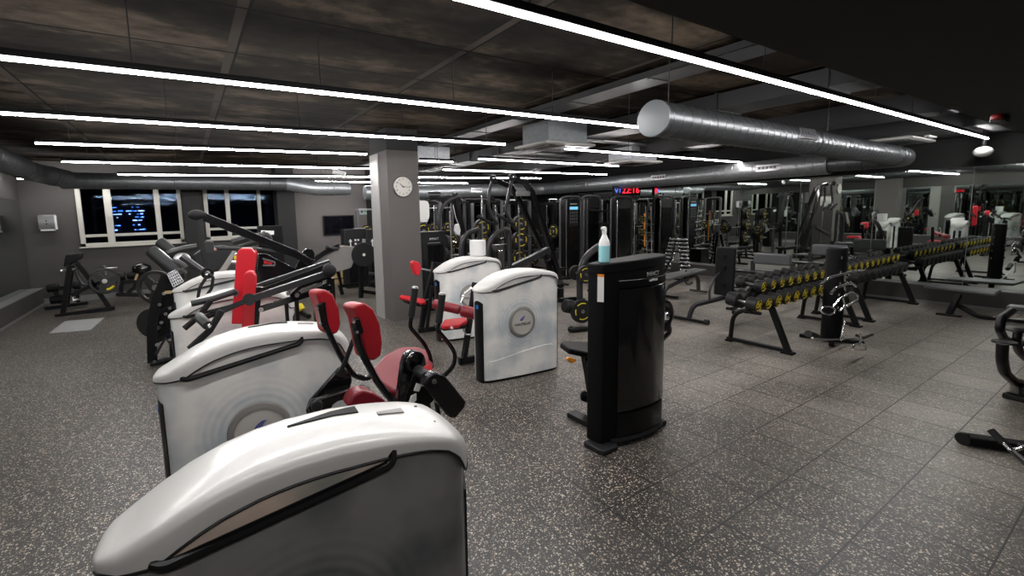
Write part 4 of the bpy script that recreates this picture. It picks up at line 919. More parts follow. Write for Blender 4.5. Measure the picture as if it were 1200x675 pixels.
MB().tube([(3.66, 2.62, .8), (3.62, 2.62, .35), (3.5, 2.7, .03)], 0, sec=(.06, .06)).build('rear_post', 'black', tw, world=True)

sb = thing('spray_bottle', 'white spray bottle half full of pale blue cleaner on top of the black tower', 'bottle', (0, 0, 0))
bp = at(708, 302.5, 'Y', 2.47); bx, by, bz = bp.x, 2.47, 1.56
sb.location = (bx, by, bz); INV[sb.name] = Matrix.Translation(sb.location).inverted()
MB().lathe([(.036, 0), (.042, .005), (.043, .02), (.043, .135)], (bx, by, bz), (0, 0, 1), 24).build('liquid', 'cyan_liquid', sb, world=True)
MB().lathe([(.0432, .135), (.0432, .152), (.038, .175), (.024, .205), (.016, .228), (.015, .245), (.017, .248)], (bx, by, bz), (0, 0, 1), 24).build('bottle', 'white', sb, world=True)
k = MB(); k.lathe([(.017, .238), (.018, .262), (.012, .268)], (bx, by, bz), (0, 0, 1), 16)
k.build('collar', 'white', sb, world=True)
MB().prism([(bx - .022, by - .010, bz + .262), (bx + .018, by - .010, bz + .262), (bx + .018, by - .010, bz + .28), (bx + .004, by - .010, bz + .292), (bx - .032, by - .010, bz + .286), (bx - .034, by - .010, bz + .272)], (0, .020, 0)).build('spray_head', 'white', sb, world=True, bevel=.003)
MB().tube([(bx - .018, by, bz + .264), (bx - .026, by, bz + .25), (bx - .022, by, bz + .232)], .0035, 6).build('trigger', 'white', sb, world=True)

# ------------------------------------------------------------------ dumbbells
def db_mesh(prefix, r, hl, hr, face='yellow', flip=1, chrome_face=False):
    """dumbbell along local Y, numbered face towards -Y; returns dict of meshes built once"""
    return None
def make_dumbbell(label, group, r=.085, L_=.34, head=.10, numeral='20', hm='rubber', loc=(0, 0, 0), rot=(0, 0, 0), yel=True):
    t = thing('dumbbell', label, 'dumbbell', loc, 0, group); t.rotation_euler = rot; t.location = (0, 0, 0); t.location = loc
    e = L_ / 2
    for s in (-1, 1):
        h = MB().lathe([(0, 0), (r * .93, 0), (r, .008), (r, head - .008), (r * .93, head), (.02, head)], (0, s * e - (s * head if s > 0 else 0) - (0 if s > 0 else 0), 0) if s > 0 else (0, -e, 0), (0, 1, 0), 20).build('head', hm, t)
        if s < 0 and yel:
            k = MB()
            for a0, a1 in ((.25, 2.0), (2.4, 3.9), (4.3, 5.9)): k.torus((0, -e - .001, 0), r * .74, .0052, (0, -1, 0), 8, 4, a0, a1)
            k.build('yellow_mark', 'yellow', h)
            lettering(numeral, r * .95, 'yellow', (0, -e - .002, 0), FACE_NEG_Y, h, name='numeral')
    MB().lathe([(.014, 0), (.017, .03), (.0185, (L_ - 2 * head) / 2), (.017, L_ - 2 * head - .03), (.014, L_ - 2 * head)], (0, -e + head, 0), (0, 1, 0), 12).build('handle', 'steel', t)
    return t

ORD = ['first', 'second', 'third', 'fourth', 'fifth', 'sixth', 'seventh', 'eighth', 'ninth', 'tenth', 'eleventh', 'twelfth']
top_px = {'near': [893, 905.6, 917.3, 928.4, 938.9, 948.4, 958.9]}
def rack(tag_, xa, xb, label):
    """two-tier dumbbell rack running along X from xa to xb, trays tipped towards -Y"""
    t = thing('dumbbell_rack', label, 'rack', ((xa + xb) / 2, 3.0, 0), 0, 'two-tier dumbbell racks')
    for y, z, nm in ((3.16, .815, 'upper_tray'), (2.97, .615, 'lower_tray')):
        k = MB()
        xt = xa - (.48 if (nm == 'lower_tray' and xa < 7) else .03)
        for dy, dz in ((-.085, .0), (.085, .03)): k.bar((xt, y + dy, z + dz), (xb + .03, y + dy, z + dz), .045, .02)
        k.bar((xt + .03, y - .10, z + .015), (xb, y - .10, z + .015), .008, .05)
        k.build(nm, 'black', t, world=True, smooth=False)
    for x in (xa + .18, xb - .10):
        MB().tube([(x + .02, 2.66, .03), (x - .02, 2.86, .58), (x - .04, 3.02, .80)], 0, sec=(.055, .07)).build('front_leg', 'black', t, world=True, bevel=.004)
        MB().tube([(x + .02, 3.40, .03), (x, 3.36, .42), (x, 3.10, .56), (x, 2.9, .58)], .03, 8, bend=.12).build('rear_leg', 'black', t, world=True)
        MB().tube([(x + .02, 2.62, .035), (x + .02, 3.44, .035)], 0, sec=(.06, .045)).build('foot_rail', 'black', t, world=True, bevel=.004)
        for y_, w_ in ((2.66, .14), (3.40, .10)): MB().box((x + .02, y_, .012), (.12, w_, .024)).build('rubber_foot', 'black_matte', t, world=True, bevel=.004)
    MB().bar((xa + .2, 3.37, .43), (xb - .1, 3.37, .43), .05, .05).build('stretcher', 'black', t, world=True, smooth=False)
    return t
rack('near', 6.55, 9.15, 'two-tier dumbbell rack nearest the camera, left of the other one')
rack('far', 9.42, 11.95, 'two-tier dumbbell rack touching the mirror wall plinth')
NUMS = ['8', '10', '12', '14', '16', '18', '20', '22', '24', '26']
NUMB = ['28', '30', '32', '34', '36', '38', '40', '42', '44', '46']
SX = -.30
for rk, xs, rn in (('near', [6.62 + .268 * i for i in range(10)], 'near rack'), ('far', [9.52 + .262 * i for i in range(10)], 'rack by the mirror')):
    proto = {}
    for tier, y, z, r, nums, first in (('upper', 3.10, .905, .078, NUMS, 0), ('lower', 2.98, .725, .092, NUMB, -.38)):
        for i in range(10 if (tier == 'upper' or rk == 'far') else 11):
            x = xs[0] + first * (1 if rk == 'near' else 0) + .262 * i
            if tier == 'lower' and rk == 'near': x = 6.20 + .262 * i
            if x > 12.05: continue
            lab = 'black dumbbell, %s from the left, %s tier of the %s' % (ORD[i], tier, rn)
            make_dumbbell(lab, 'dumbbells on the %s tier of the %s' % (tier, rn), r=r, L_=.34 if tier == 'upper' else .38, head=.105 if tier == 'upper' else .13, numeral=nums[min(i, 9)], loc=(x, y, z), rot=(.12, 0, 0), yel=not (rk == 'far' and tier == 'lower'))
# the near rack reaches further left on its lower tier
# ------------------------------------------------------------------ attachment post between the racks
po = thing('attachment_post', 'thick black round post hung with chrome cable attachments in front of the near rack', 'post', (7.84, 2.57, 0))
px_, py_ = 7.84, 2.57
MB().lathe([(0, 0), (.12, 0), (.12, 1.30), (.11, 1.33), (0, 1.33)], (px_, py_, .03), (0, 0, 1), 28).build('pole', 'black_matte', po, world=True)
MB().lathe([(0, 0), (.12, 0), (.12, .02), (.11, .03), (0, .03)], (px_, py_, 1.335), (0, 0, 1), 28).build('cap', 'charcoal', po, world=True)
k = MB()
for a in (.3, 1.9, 3.5, 5.1): k.bar((px_, py_, .03), (px_ + .36 * math.cos(a), py_ + .36 * math.sin(a), .03), .06, .04)
k.build('base', 'black_matte', po, world=True, bevel=.005)
hk = []
for i, z in enumerate((1.22, 1.02, .86, .70, .52)):
    for a in (-2.5, -1.0, .3):
        MB().tube([(px_ + .11 * math.cos(a), py_ + .11 * math.sin(a), z), (px_ + .17 * math.cos(a), py_ + .17 * math.sin(a), z), (px_ + .18 * math.cos(a), py_ + .18 * math.sin(a), z + .03)], .009, 6).build('hook', 'chrome', po, world=True)
def attach(name, label, pts, Y, r=.016, extra=None, closed=False, bend=.03, m='chrome'):
    Y = Y - .05; P_ = aty(Y, *pts); t = thing(name, label, 'cable attachment', P_[0], 0, 'chrome cable attachments on and under the post')
    MB().tube(P_ + ([P_[0]] if closed else []), r, 8, bend=bend).build('bar', m, t, world=True)
    if extra:
        for nm, p2, r2, m2, Y2 in extra: MB().tube(aty(Y2 - .05, *p2), r2 * 1.15, 8, bend=.02).build(nm, m2, t, world=True)
    return t
attach('pulldown_bar', 'long chrome pulldown bar with bent ends hanging highest on the post', [(962, 334), (972, 325), (984, 322), (1000, 318), (1012, 317)], 2.42, extra=[('grip', [(962, 334), (968, 328)], .017, 'rubber', 2.42), ('eye', [(990, 321), (990, 330)], .010, 'chrome', 2.42)])
attach('cambered_bar', 'short cambered chrome bar hanging under the long pulldown bar', [(974, 344), (980, 337), (992, 333), (999, 332), (1003, 336)], 2.40, extra=[('grip', [(974, 344), (979, 338)], .017, 'rubber', 2.40), ('eye', [(989, 333), (991, 340)], .010, 'chrome', 2.40)])
attach('row_handle', 'chrome close-grip row handle with angled arms midway down the post', [(976, 360), (984, 350), (998, 342), (1005, 346), (1004, 353), (992, 358), (984, 364)], 2.38, extra=[('eye', [(988, 350), (990, 357), (988, 362)], .009, 'chrome', 2.38)])
attach('stirrup_handle', 'single chrome D-shaped stirrup handle hanging in front of the post', [(962, 364), (964, 360), (972, 359), (979, 362), (978, 367), (971, 369), (964, 367), (962, 364)], 2.34, r=.011)
attach('chain_handle', 'chrome strap handle hanging low right of the post', [(990, 376), (988, 386), (986, 396)], 2.37, r=.013, extra=[('ring', [(984, 398), (986, 394), (990, 396), (986, 399)], .008, 'chrome', 2.37)])
attach('floor_bar', 'black and chrome straight bar lying on the floor at the post foot', [(952, 396), (966, 397.5), (990, 398), (1006, 396)], 2.47, r=.014, extra=[('grip', [(947, 391), (957, 395)], .04, 'rubber', 2.54)], m='steel')
attach('floor_stirrup', 'chrome stirrup handle lying on the floor right of the post', [(999, 409), (1001, 404), (1008, 402), (1014, 405), (1015, 410), (1007, 410.5), (999, 409)], 2.10, r=.012, extra=[('shank', [(1008, 402), (1009, 396), (1008, 391)], .011, 'chrome', 2.2)])
attach('floor_rope_handle', 'black rubber ended handle lying on the floor behind the chrome stirrup', [(1004, 393), (1012, 396), (1022, 392)], 2.4, r=.02, m='rubber')

# ------------------------------------------------------------------ benches
def bench_frame(t, pts, w=.06, h=.06, name='frame', m='charcoal', bend=.06):
    return MB().tube(fillet(pts, bend, 5), 0, sec=(w, h)).build(name, m, t, world=True, bevel=.005)
ub = thing('upright_bench', 'adjustable bench with its black backrest set upright, left of the near rack', 'bench', (8.1, 4.2, 0))
Yb = 4.15
c = at(852, 345, 'Y', Yb)
bk = [at(841, 288, 'Y', Yb), at(857, 287, 'Y', Yb - .18), at(862, 345, 'Y', Yb - .2), at(845, 345, 'Y', Yb + .05)]
MB().prism([Vector((7.94, 4.32, .42)), Vector((8.0, 4.02, .42)), Vector((8.02, 4.02, 1.26)), Vector((7.96, 4.32, 1.27))], (.09, .02, 0)).build('backrest', 'pad_black', ub, world=True, bevel=.025, seg=4)
k = MB()
for z in (.6, .9, 1.1): k.box((7.965, 4.17, z), (.02, .05, .08))
k.build('backrest_plate', 'black', ub, world=True)
MB().prism([(8.12, 4.30, .47), (8.14, 4.02, .47), (8.50, 4.04, .50), (8.48, 4.30, .50)], (0, 0, .06)).build('seat', 'pad_grey', ub, world=True, bevel=.02, seg=3)
bench_frame(ub, [(7.35, 4.40, .05), (7.42, 4.38, .28), (7.9, 4.2, .36), (8.4, 4.15, .40)], name='spine', m='charcoal', bend=.15)
MB().tube([(7.35, 4.75, .04), (7.35, 4.10, .04)], 0, sec=(.07, .05)).build('front_foot', 'black', ub, world=True, bevel=.005)
for y in (4.76, 4.09): MB().cyl((7.35, y - .03, .05), (7.35, y + .03, .05), .045, 12).build('wheel', 'charcoal', ub, world=True)
MB().tube([(7.70, 4.25, .36), (7.68, 4.25, .55), (7.80, 4.24, .74), (7.93, 4.22, .82)], .018, 6, bend=.1).build('angle_arc', 'grey_tube', ub, world=True)
bench_frame(ub, [(8.4, 4.15, .40), (8.75, 4.2, .04)], name='rear_leg')
MB().tube([(8.75, 4.5, .03), (8.75, 3.9, .03)], 0, sec=(.06, .05)).build('rear_foot', 'black', ub, world=True, bevel=.005)

fb = thing('flat_bench', 'flat adjustable bench with a grey pad in front of the dumbbell tree', 'bench', (9.4, 5.8, 0))
MB().prism([(8.62, 6.02, .44), (8.62, 5.62, .44), (10.1, 5.66, .50), (10.1, 5.96, .50)], (0, 0, .055)).build('pad', 'pad_grey', fb, world=True, bevel=.02, seg=3)
bench_frame(fb, [(8.95, 5.95, .05), (9.0, 5.93, .2), (9.25, 5.85, .30), (9.9, 5.8, .42), (10.0, 5.8, .3), (10.03, 5.8, .05)], name='spine', m='grey_tube', bend=.12)
MB().tube([(8.90, 6.25, .04), (8.95, 5.62, .04)], 0, sec=(.07, .05)).build('front_foot', 'black', fb, world=True, bevel=.005)
MB().tube([(10.03, 6.0, .04), (10.03, 5.6, .04)], 0, sec=(.06, .04)).build('rear_foot', 'grey_tube', fb, world=True, bevel=.005)
MB().torus((9.7, 5.82, .42), .20, .02, (0, 1, 0), 14, 6, PI * .55, PI * 1.5).build('angle_arc', 'charcoal', fb, world=True)

lb = thing('long_flat_bench', 'long flat black bench standing at the mirror plinth at the right', 'bench', (10.9, 1.9, 0))
def P(x, y, z): return at(x, y, 'Z', z)
a, b, c, d = P(1082, 337.5, .38), P(1092, 334.2, .38), P(1173, 342.5, .38), P(1166, 347.5, .38)
MB().prism([a, b, c, d], (0, 0, .05)).build('pad', 'pad_grey', lb, world=True, bevel=.02, seg=3)
f0 = at(1112, 370, 'Z', 0)
bench_frame(lb, [at(1124, 345, 'Z', .36), Vector((f0.x, f0.y, .03))], .07, .07, 'front_leg', 'black', 0)
bench_frame(lb, [at(1120, 356, 'Y', 2.0), at(1146, 371, 'Z', .05), at(1210, 378, 'Z', .05)], .06, .06, 'spine', 'black', .08)
MB().box((f0.x, f0.y, .015), (.12, .3, .03)).build('foot', 'black', lb, world=True, bevel=.005)

def olympic(label, X, pxs, zt, leg, Y0):
    """incline bench with a thick grey roll pad seen end on"""
    t = thing('padded_bench', label, 'bench', (X, Y0, 0), 0, 'grey padded benches before the mirror')
    (xl, yt), (xr, yb) = pxs
    A, B = at(xl, yt, 'X', X), at(xr, yt + 1, 'X', X)
    zt_ = A.z; zb = at(xl, yb, 'X', X).z
    MB().prism([(X, A.y, zt_), (X, B.y, zt_), (X, B.y, zb), (X, A.y, zb)], (.12, 0, 0)).build('backrest', 'pad_grey', t, world=True, bevel=.04, seg=4)
    MB().prism([(X + .15, A.y - .05, zb - .30), (X + .15, B.y + .1, zb - .30), (X + .6, B.y + .1, zb - .30), (X + .6, A.y - .05, zb - .30)], (0, 0, .06)).build('seat', 'pad_black', t, world=True, bevel=.02)
    for y_, dx in ((A.y + .03, 0), (B.y - .03, 0)):
        MB().tube([(X + .06, y_, zb + .05), (X - .02, y_ - .04, .35), (X - .05, y_ - .04, .03)], 0, sec=(.05, .07)).build('leg', 'black', t, world=True, bevel=.005)
    MB().tube([(X + .5, (A.y + B.y) / 2, zb - .3), (X + .5, (A.y + B.y) / 2, .03)], 0, sec=(.07, .07)).build('seat_post', 'black', t, world=True)
    MB().tube([(X - .1, (A.y + B.y) / 2, .03), (X + .65, (A.y + B.y) / 2, .03)], 0, sec=(.07, .05)).build('spine', 'black', t, world=True)
    MB().prism([(X - .35, A.y + .25, zb - .17), (X - .35, B.y + .1, zb - .17), (X - .05, B.y + .1, zb - .17), (X - .05, A.y + .25, zb - .17)], (0, 0, .04)).build('step', 'black', t, world=True, bevel=.01)
    return t
olympic('padded bench with thick grey pad behind the left end of the near rack', 10.4, ((883, 296), (926, 309)), 0, 0, 4.5)
olympic('padded bench with thick grey pad seen just left of the attachment post', 11.3, ((951, 286), (992, 299)), 0, 0, 3.8)

# dumbbell tree against the mirror
def tree(label, x, y):
    t = thing('dumbbell_tree', label, 'rack', (x, y, 0))
    L0 = [(-.0, .42), (.0, -.42)]
    for s in (-1, 1):
        MB().tube([(x, y + s * .10, 1.15), (x - .10, y + s * .16, .55), (x - .2, y + s * .38, .02)], 0, sec=(.05, .05)).build('leg', 'black', t, world=True)
    MB().tube([(x, y, 1.2), (x + .15, y, .02)], 0, sec=(.05, .05)).build('rear_leg', 'black', t, world=True)
    MB().bar((x - .2, y - .4, .02), (x - .2, y + .4, .02), .05, .04).build('base', 'black', t, world=True)
    k = MB()
    for j in range(9):
        f = j / 8; z = .30 + .10 * j
        for s in (-1, 1): yy = y + s * (.28 - .16 * f); k.box((x - .16 + .12 * f, yy, z - .035), (.14, .16, .012))
    k.build('cradle', 'black', t, world=True)
    for s, nm in ((1, 'left'), (-1, 'right')):
        for j in range(9):
            f = j / 8; z = .30 + .10 * j; yy = y + s * (.28 - .16 * f); xx = x - .16 + .12 * f
            d = thing('dumbbell', 'small chrome dumbbell, %s from the bottom, %s column of the tree' % (ORD[j], nm), 'dumbbell', (xx, yy, z), .5, 'chrome dumbbells on the tree')
            e = .10
            for q in (-1, 1): MB().lathe([(0, 0), (.030, 0), (.034, .006), (.034, .045), (.028, .05), (0, .05)], (0, q * e - .025, 0), (0, 1, 0), 12).build('head', 'chrome', d)
            MB().cyl((0, -e, 0), (0, e, 0), .012, 8).build('handle', 'steel', d)
    return t
tree('two-column dumbbell tree of small chrome dumbbells standing before the mirror', 11.55, 7.25)

# ------------------------------------------------------------------ right edge: curved frame machine and bench foot
rm = thing('curved_frame_bench', 'black bench with curved tube legs cut off by the right edge of the photo', 'bench', (7.0, .7, 0))
Yr = .95
MB().prism([at(1168, 376, 'Y', Yr), at(1171, 357, 'Y', Yr), at(1178, 355, 'Y', Yr), at(1215, 358, 'Y', Yr), at(1215, 366, 'Y', Yr), at(1180, 364, 'Y', Yr)], (0, -.25, 0)).build('top_pad', 'pad_grey', rm, world=True, bevel=.02) if False else None
pad('top_pad', 'pad_grey', [at(1179, 363, 'Y', Yr), at(1179, 358, 'Y', Yr), at(1183, 356, 'Y', Yr), at(1225, 360, 'Y', Yr), at(1225, 368, 'Y', Yr)], (0, -.25, 0), rm, .015)
MB().tube(aty(Yr - .05, (1186, 364), (1174, 372), (1171, 385), (1176, 396), (1188, 402), (1215, 404)), .035, 10, bend=.08).build('curved_leg', 'black', rm, world=True)
MB().tube(aty(Yr - .1, (1193, 388), (1191, 400), (1194, 412), (1202, 420), (1220, 425)), .035, 10, bend=.08).build('curved_leg', 'black', rm, world=True)
MB().tube(aty(Yr - .12, (1175, 402), (1174, 420), (1177, 436), (1188, 447), (1215, 452)), .042, 10, bend=.08).build('curved_leg', 'black', rm, world=True)
MB().lathe([(0, .02), (.08, .02), (.085, 0), (0, 0)], at(1177, 402, 'Y', Yr - .12), (0, 0, 1), 20).build('foot_plate', 'charcoal', rm, world=True)
MB().lathe([(0, .02), (.08, .02), (.085, 0), (0, 0)], at(1192, 388, 'Y', Yr - .1), (0, 0, 1), 20).build('foot_plate', 'charcoal', rm, world=True)
a = at(1177, 462, 'Z', .03); b = at(1225, 474, 'Z', .03)
MB().tube([a, b], 0, sec=(.10, .05)).build('floor_rail', 'black', rm, world=True, bevel=.008)
MB().tube([at(1200, 452, 'Y', .8), at(1200, 466, 'Z', .05)], 0, sec=(.07, .07)).build('post', 'black', rm, world=True)
fr_ = thing('bench_end', 'foot of a black bench with a chrome forked lever at the lower right edge', 'bench', (5.3, .6, 0))
a = at(1131, 514, 'Z', .05); b = at(1215, 526, 'Z', .05)
MB().tube([a, b], 0, sec=(.11, .07)).build('foot_rail', 'black_matte', fr_, world=True, bevel=.01)
MB().lathe([(0, 0), (.05, 0), (.055, .01), (.05, .03), (0, .03)], a, (-1, .4, 0), 14).build('end_cap', 'black', fr_, world=True)
MB().tube([at(1161, 504, 'Z', .22), at(1176, 519, 'Z', .16)], .025, 10).build('grip', 'grip', fr_, world=True)
MB().tube([at(1170, 512, 'Z', .19), at(1186, 528, 'Z', .13)], .016, 8).build('lever', 'chrome', fr_, world=True)
MB().tube([at(1184, 526, 'Z', .13), at(1205, 545, 'Z', .10)], .022, 8).build('lever_end', 'black', fr_, world=True)
MB().tube([at(1186, 527, 'Z', .13), at(1195, 526, 'Z', .16), at(1206, 520, 'Z', .2)], .014, 8, bend=.03).build('fork', 'chrome', fr_, world=True)

# the rest of the two benches beyond the edge of the photo
e = at(1200, 524, 'Z', .05)
MB().tube([Vector((e.x - .1, e.y + .02, .06)), Vector((e.x + .1, e.y - .9, .12)), Vector((e.x + .15, e.y - 1.3, .3))], 0, sec=(.07, .07)).build('spine', 'black', fr_, world=True, bevel=.006)
MB().box((e.x + .1, e.y - 1.0, .42), (.3, 1.1, .07)).build('pad', 'pad_black', fr_, world=True, bevel=.02)
MB().bb((e.x + .06, e.y - .75, .1), (e.x + .13, e.y - .68, .40)).build('pad_post', 'black', fr_, world=True)
MB().tube([at(1205, 545, 'Z', .10), Vector((e.x + .08, e.y - .35, .10))], .02, 8).build('lever_link', 'black', fr_, world=True)
q = at(1215, 452, 'Y', .83)
MB().tube([q, q + Vector((.5, -.1, -.02))], .042, 10).build('curved_leg', 'black', rm, world=True)
q2 = at(1215, 404, 'Y', .9); MB().tube([q2, q2 + Vector((.45, -.1, -.02))], .035, 10).build('curved_leg', 'black', rm, world=True)
MB().bb((q.x + .4, .55, 0), (q.x + .5, .95, q2.z + .12)).build('rear_post', 'black', rm, world=True, bevel=.01)
MB().bb((q.x - .3, .70, .01), (q.x + .6, .80, .06)).build('base_rail', 'black', rm, world=True, bevel=.01)
# ------------------------------------------------------------------ plates, bars and racks in the middle distance
def disc(label, c, ax, r, group=None, th=.06, yel=True, arcs=None, m='rubber', parent=None, hub=True, nm='weight_plate', spokes=False):
    """rubber bumper plate with steel hub and yellow rim lettering; ax = direction its face looks"""
    c = Vector(c); ax = Vector(ax).normalized()
    t = thing(nm, label, 'weight plate', c, 0, group) if parent is None else parent
    if spokes:
        k = MB(); k.lathe([(r * .80, 0), (r * .97, 0), (r, th * .2), (r, th * .8), (r * .97, th), (r * .80, th), (r * .80, 0)], c - ax * th, ax, 28, cap=False)
        k.lathe([(r * .1, 0), (r * .3, 0), (r * .3, th), (r * .1, th)], c - ax * th, ax, 18)
        u_ = ax.orthogonal().normalized(); w_ = ax.cross(u_)
        for i in range(3):
            a = 2 * PI * i / 3 + .5; d_ = u_ * math.cos(a) + w_ * math.sin(a)
            k.bar(c - ax * th * .5 + d_ * r * .28, c - ax * th * .5 + d_ * r * .84, r * .36, th * .6, up=ax)
        k.build('disc', m, t, world=True)
    else: MB().lathe([(r * .12, 0), (r * .5, 0), (r * .54, th * .12), (r * .82, th * .12), (r * .86, -.0), (r * .97, 0), (r, th * .15), (r, th * .85), (r * .97, th), (r * .12, th)], c - ax * th, ax, 28).build('disc' if parent is not None else 'disc', m, t, world=True)
    if hub: MB().lathe([(r * .06, 0), (r * .17, 0), (r * .17, .012), (r * .07, .014)], c - ax * .004, ax, 16).build('hub', 'steel', t, world=True)
    if yel:
        k = MB()
        for a0, a1 in (arcs or ((.3, 1.5), (2.0, 2.9), (3.5, 4.7), (5.2, 5.9))): k.torus(c - ax * th * .10, r * .68, r * .085, ax, 8, 4, a0, a1)
        k.build('yellow_mark', 'yellow', t, world=True)
    return t

def power_rack(label, x, y, w=1.15, d=1.1, h=2.3, bar_z=1.15, plates=2, gi=0, chrome=False, where='', um='black'):
    t = thing('power_rack', label, 'rack', (x, y, 0), 0, 'power racks in the far part of the room')
    for sx in (0, 1):
        for sy in (0, 1):
            MB().bar((x + sx * w, y + sy * d, 0), (x + sx * w, y + sy * d, h), .075, .075).build('upright', um, t, world=True, smooth=False)
        MB().bar((x + sx * w, y, h - .04), (x + sx * w, y + d, h - .04), .07, .07).build('top_beam', 'black', t, world=True, smooth=False)
        MB().bar((x + sx * w, y, .04), (x + sx * w, y + d, .04), .07, .07).build('base_beam', 'black', t, world=True, smooth=False)
        MB().bar((x + sx * w, y - .05, .62), (x + sx * w, y + d, .62), .04, .05).build('safety_bar', 'steel', t, world=True, smooth=False)
        MB().cyl((x + sx * w, y + .35, .1), (x + sx * w, y + .35, h - .1), .018, 8).build('guide_rod', 'chrome', t, world=True)
    MB().bar((x, y + d, h - .04), (x + w, y + d, h - .04), .07, .07).build('cross_beam', 'black', t, world=True, smooth=False)
    MB().tube([(x, y, h - .03), (x + .2, y - .12, h + .02), (x + w - .2, y - .12, h + .02), (x + w, y, h - .03)], .022, 8, bend=.08).build('chin_bar', 'frame_grey', t, world=True)
    for z in (.35, .95):
        MB().cyl((x - .22, y + d * .8, z), (x, y + d * .8, z), .024, 8).build('plate_horn', 'steel', t, world=True)
    b = thing('barbell', 'steel barbell resting on the %s power rack' % where, 'barbell', (x + w / 2, y - .08, bar_z), 0, 'barbells on the power racks')
    MB().cyl((x - .42, y - .09, bar_z), (x + w + .42, y - .09, bar_z), .014, 10).build('shaft', 'steel', b, world=True)
    for s in (-1, 1):
        xe = x - .48 if s < 0 else x + w + .14
        MB().cyl((xe, y - .09, bar_z), (xe + .34, y - .09, bar_z), .025, 12).build('sleeve', 'chrome', b, world=True)
    for i in range(plates):
        for s, side in ((-1, 'left'), (1, 'right')):
            xx = x - .13 - i * .07 if s < 0 else x + w + .13 + i * .07
            disc('%s %s plate on the barbell of the %s power rack' % ('inner' if i == 0 else 'outer', side, where), (xx, y - .09, bar_z), (s * .6 if False else s, 0, 0), .225 - .03 * i, 'plates on the rack barbells')
    for j, z in enumerate((.35, .95)):
        disc('plate on the %s storage horn of the %s power rack' % ('lower' if j == 0 else 'upper', where), (x - .14, y + d * .8, z), (-1, 0, 0), .21, 'plates on storage horns')
    return t
power_rack('black power rack seen just right of the clock column', 5.0, 11.0, where='leftmost', plates=2, um='frame_grey')
power_rack('black power rack behind the tall overhead arm machine', 6.9, 11.3, h=2.35, where='second', plates=2)
power_rack('black power rack left of the screen tower', 8.7, 11.5, h=2.3, where='third', plates=2, um='frame_grey')
power_rack('black power rack behind the black cable towers', 10.2, 10.7, w=.95, h=2.25, where='rightmost', plates=1, bar_z=1.3)

def face_plate(px, py, Y, r, label, group='yellow marked plates in the middle of the room', ax=(-.35, -1, 0)):
    return disc(label, at(px, py, 'Y', Y), ax, r, group)
def plate_tree(label, x, y, plates, h=1.35, where=''):
    t = thing('plate_tree', label, 'rack', (x, y, 0), 0, 'plate trees')
    MB().bar((x, y, 0), (x, y, h), .07, .07).build('post', 'black', t, world=True, smooth=False)
    MB().bar((x - .3, y, .03), (x + .3, y, .03), .07, .05).build('foot', 'black', t, world=True, smooth=False)
    MB().bar((x, y - .3, .03), (x, y + .3, .03), .07, .05).build('foot', 'black', t, world=True, smooth=False)
    for i, (z, r, q) in enumerate(plates):
        MB().cyl((x, y - .05, z), (x - .05, y - .28, z), .024, 8).build('horn', 'steel', t, world=True)
        for j in range(q):
            disc('%s plate %s on the plate tree %s' % (('front', 'back')[(j + 1) % 2] if q > 1 else 'single', ('at the top', 'at mid height', 'at the bottom')[i % 3], where), (x - .012 - .06 * j * .2, y - .13 - .068 * j, z), (-.2, -1, 0), r, 'plates on the plate trees')
plate_tree('plate tree loaded with yellow marked plates behind the overhead arm machine', 6.05, 8.9, [(1.62, .20, 2), (1.20, .22, 2), (.72, .22, 1)], 1.8, where='behind the overhead arm')
plate_tree('plate tree with yellow marked plates right of the inclined tubes', 7.2, 8.9, [(1.66, .20, 2), (1.26, .22, 2), (.8, .22, 1)], 1.8, where='right of the inclined tubes')
plate_tree('plate tree just right of the clock column behind the grey tower', 4.85, 9.6, [(1.58, .19, 1), (1.14, .20, 2), (.7, .2, 1)], 1.75, where='beside the grey tower')

# ---- overhead lever machine (two black bent arms with balls, two inclined tubes)
om = thing('overhead_lever_machine', 'tall black machine with two ball-ended arms and inclined tubes behind the right white machines', 'gym machine', (6.0, 7.0, 0))
Yo = 7.0
MB().tube(aty(Yo, (600.7, 209), (615.5, 214), (623, 225), (642, 282), (657, 329)), 0, sec=(.10, .10)).build('inclined_tube', 'black_gloss', om, world=True, bevel=.008)
MB().tube(aty(7.25, (578.5, 210.5), (599, 219), (609.6, 237), (642, 307), (647, 322)), 0, sec=(.09, .09)).build('inclined_tube', 'black_gloss', om, world=True, bevel=.008)
MB().bar(at(605, 227, 'Y', 7.1), at(621, 227, 'Y', 7.0), .05, .09).build('cross_brace', 'steel', om, world=True)
for Y, p0, path, hp, w in ((7.2, (577.5, 209), [(577.5, 211), (573, 224), (572.5, 241), (577, 255), (583, 262)], [(561, 254), (566, 257), (574, 261), (583, 262)], 'far'),
                           (6.9, (600, 207.5), [(600, 210), (596.5, 226), (592, 246), (597, 256), (602, 262)], [(584, 252.5), (590, 256), (598, 261), (602, 262)], 'near')):
    MB().ball(at(*p0, 'Y', Y - .05), .075, 14).build('pivot_ball', 'charcoal', om, world=True)
    MB().lathe([(0, .01), (.02, .008), (.022, 0)], at(p0[0] + 1, p0[1], 'Y', Y - .14), (0, -1, 0), 10).build('bolt', 'chrome', om, world=True)
    MB().tube(aty(Y, *path), .032, 8, bend=.08).build('drop_arm', 'grey_tube', om, world=True)
    MB().tube(aty(Y - .05, *hp), .03, 8, bend=.05).build('grip', 'grip', om, world=True)
    MB().ball(at(*hp[0], 'Y', Y - .05), .04, 10).build('grip_end', 'charcoal', om, world=True)
MB().tube(aty(6.9, (594, 316), (622, 303), (643, 292)), 0, sec=(.11, .11)).build('lower_beam', 'grey_tube', om, world=True, bevel=.008)
MB().tube([at(642, 305, 'Y', 7.1), at(647, 330, 'Y', 7.1)], 0, sec=(.09, .08)).build('upright', 'black', om, world=True)
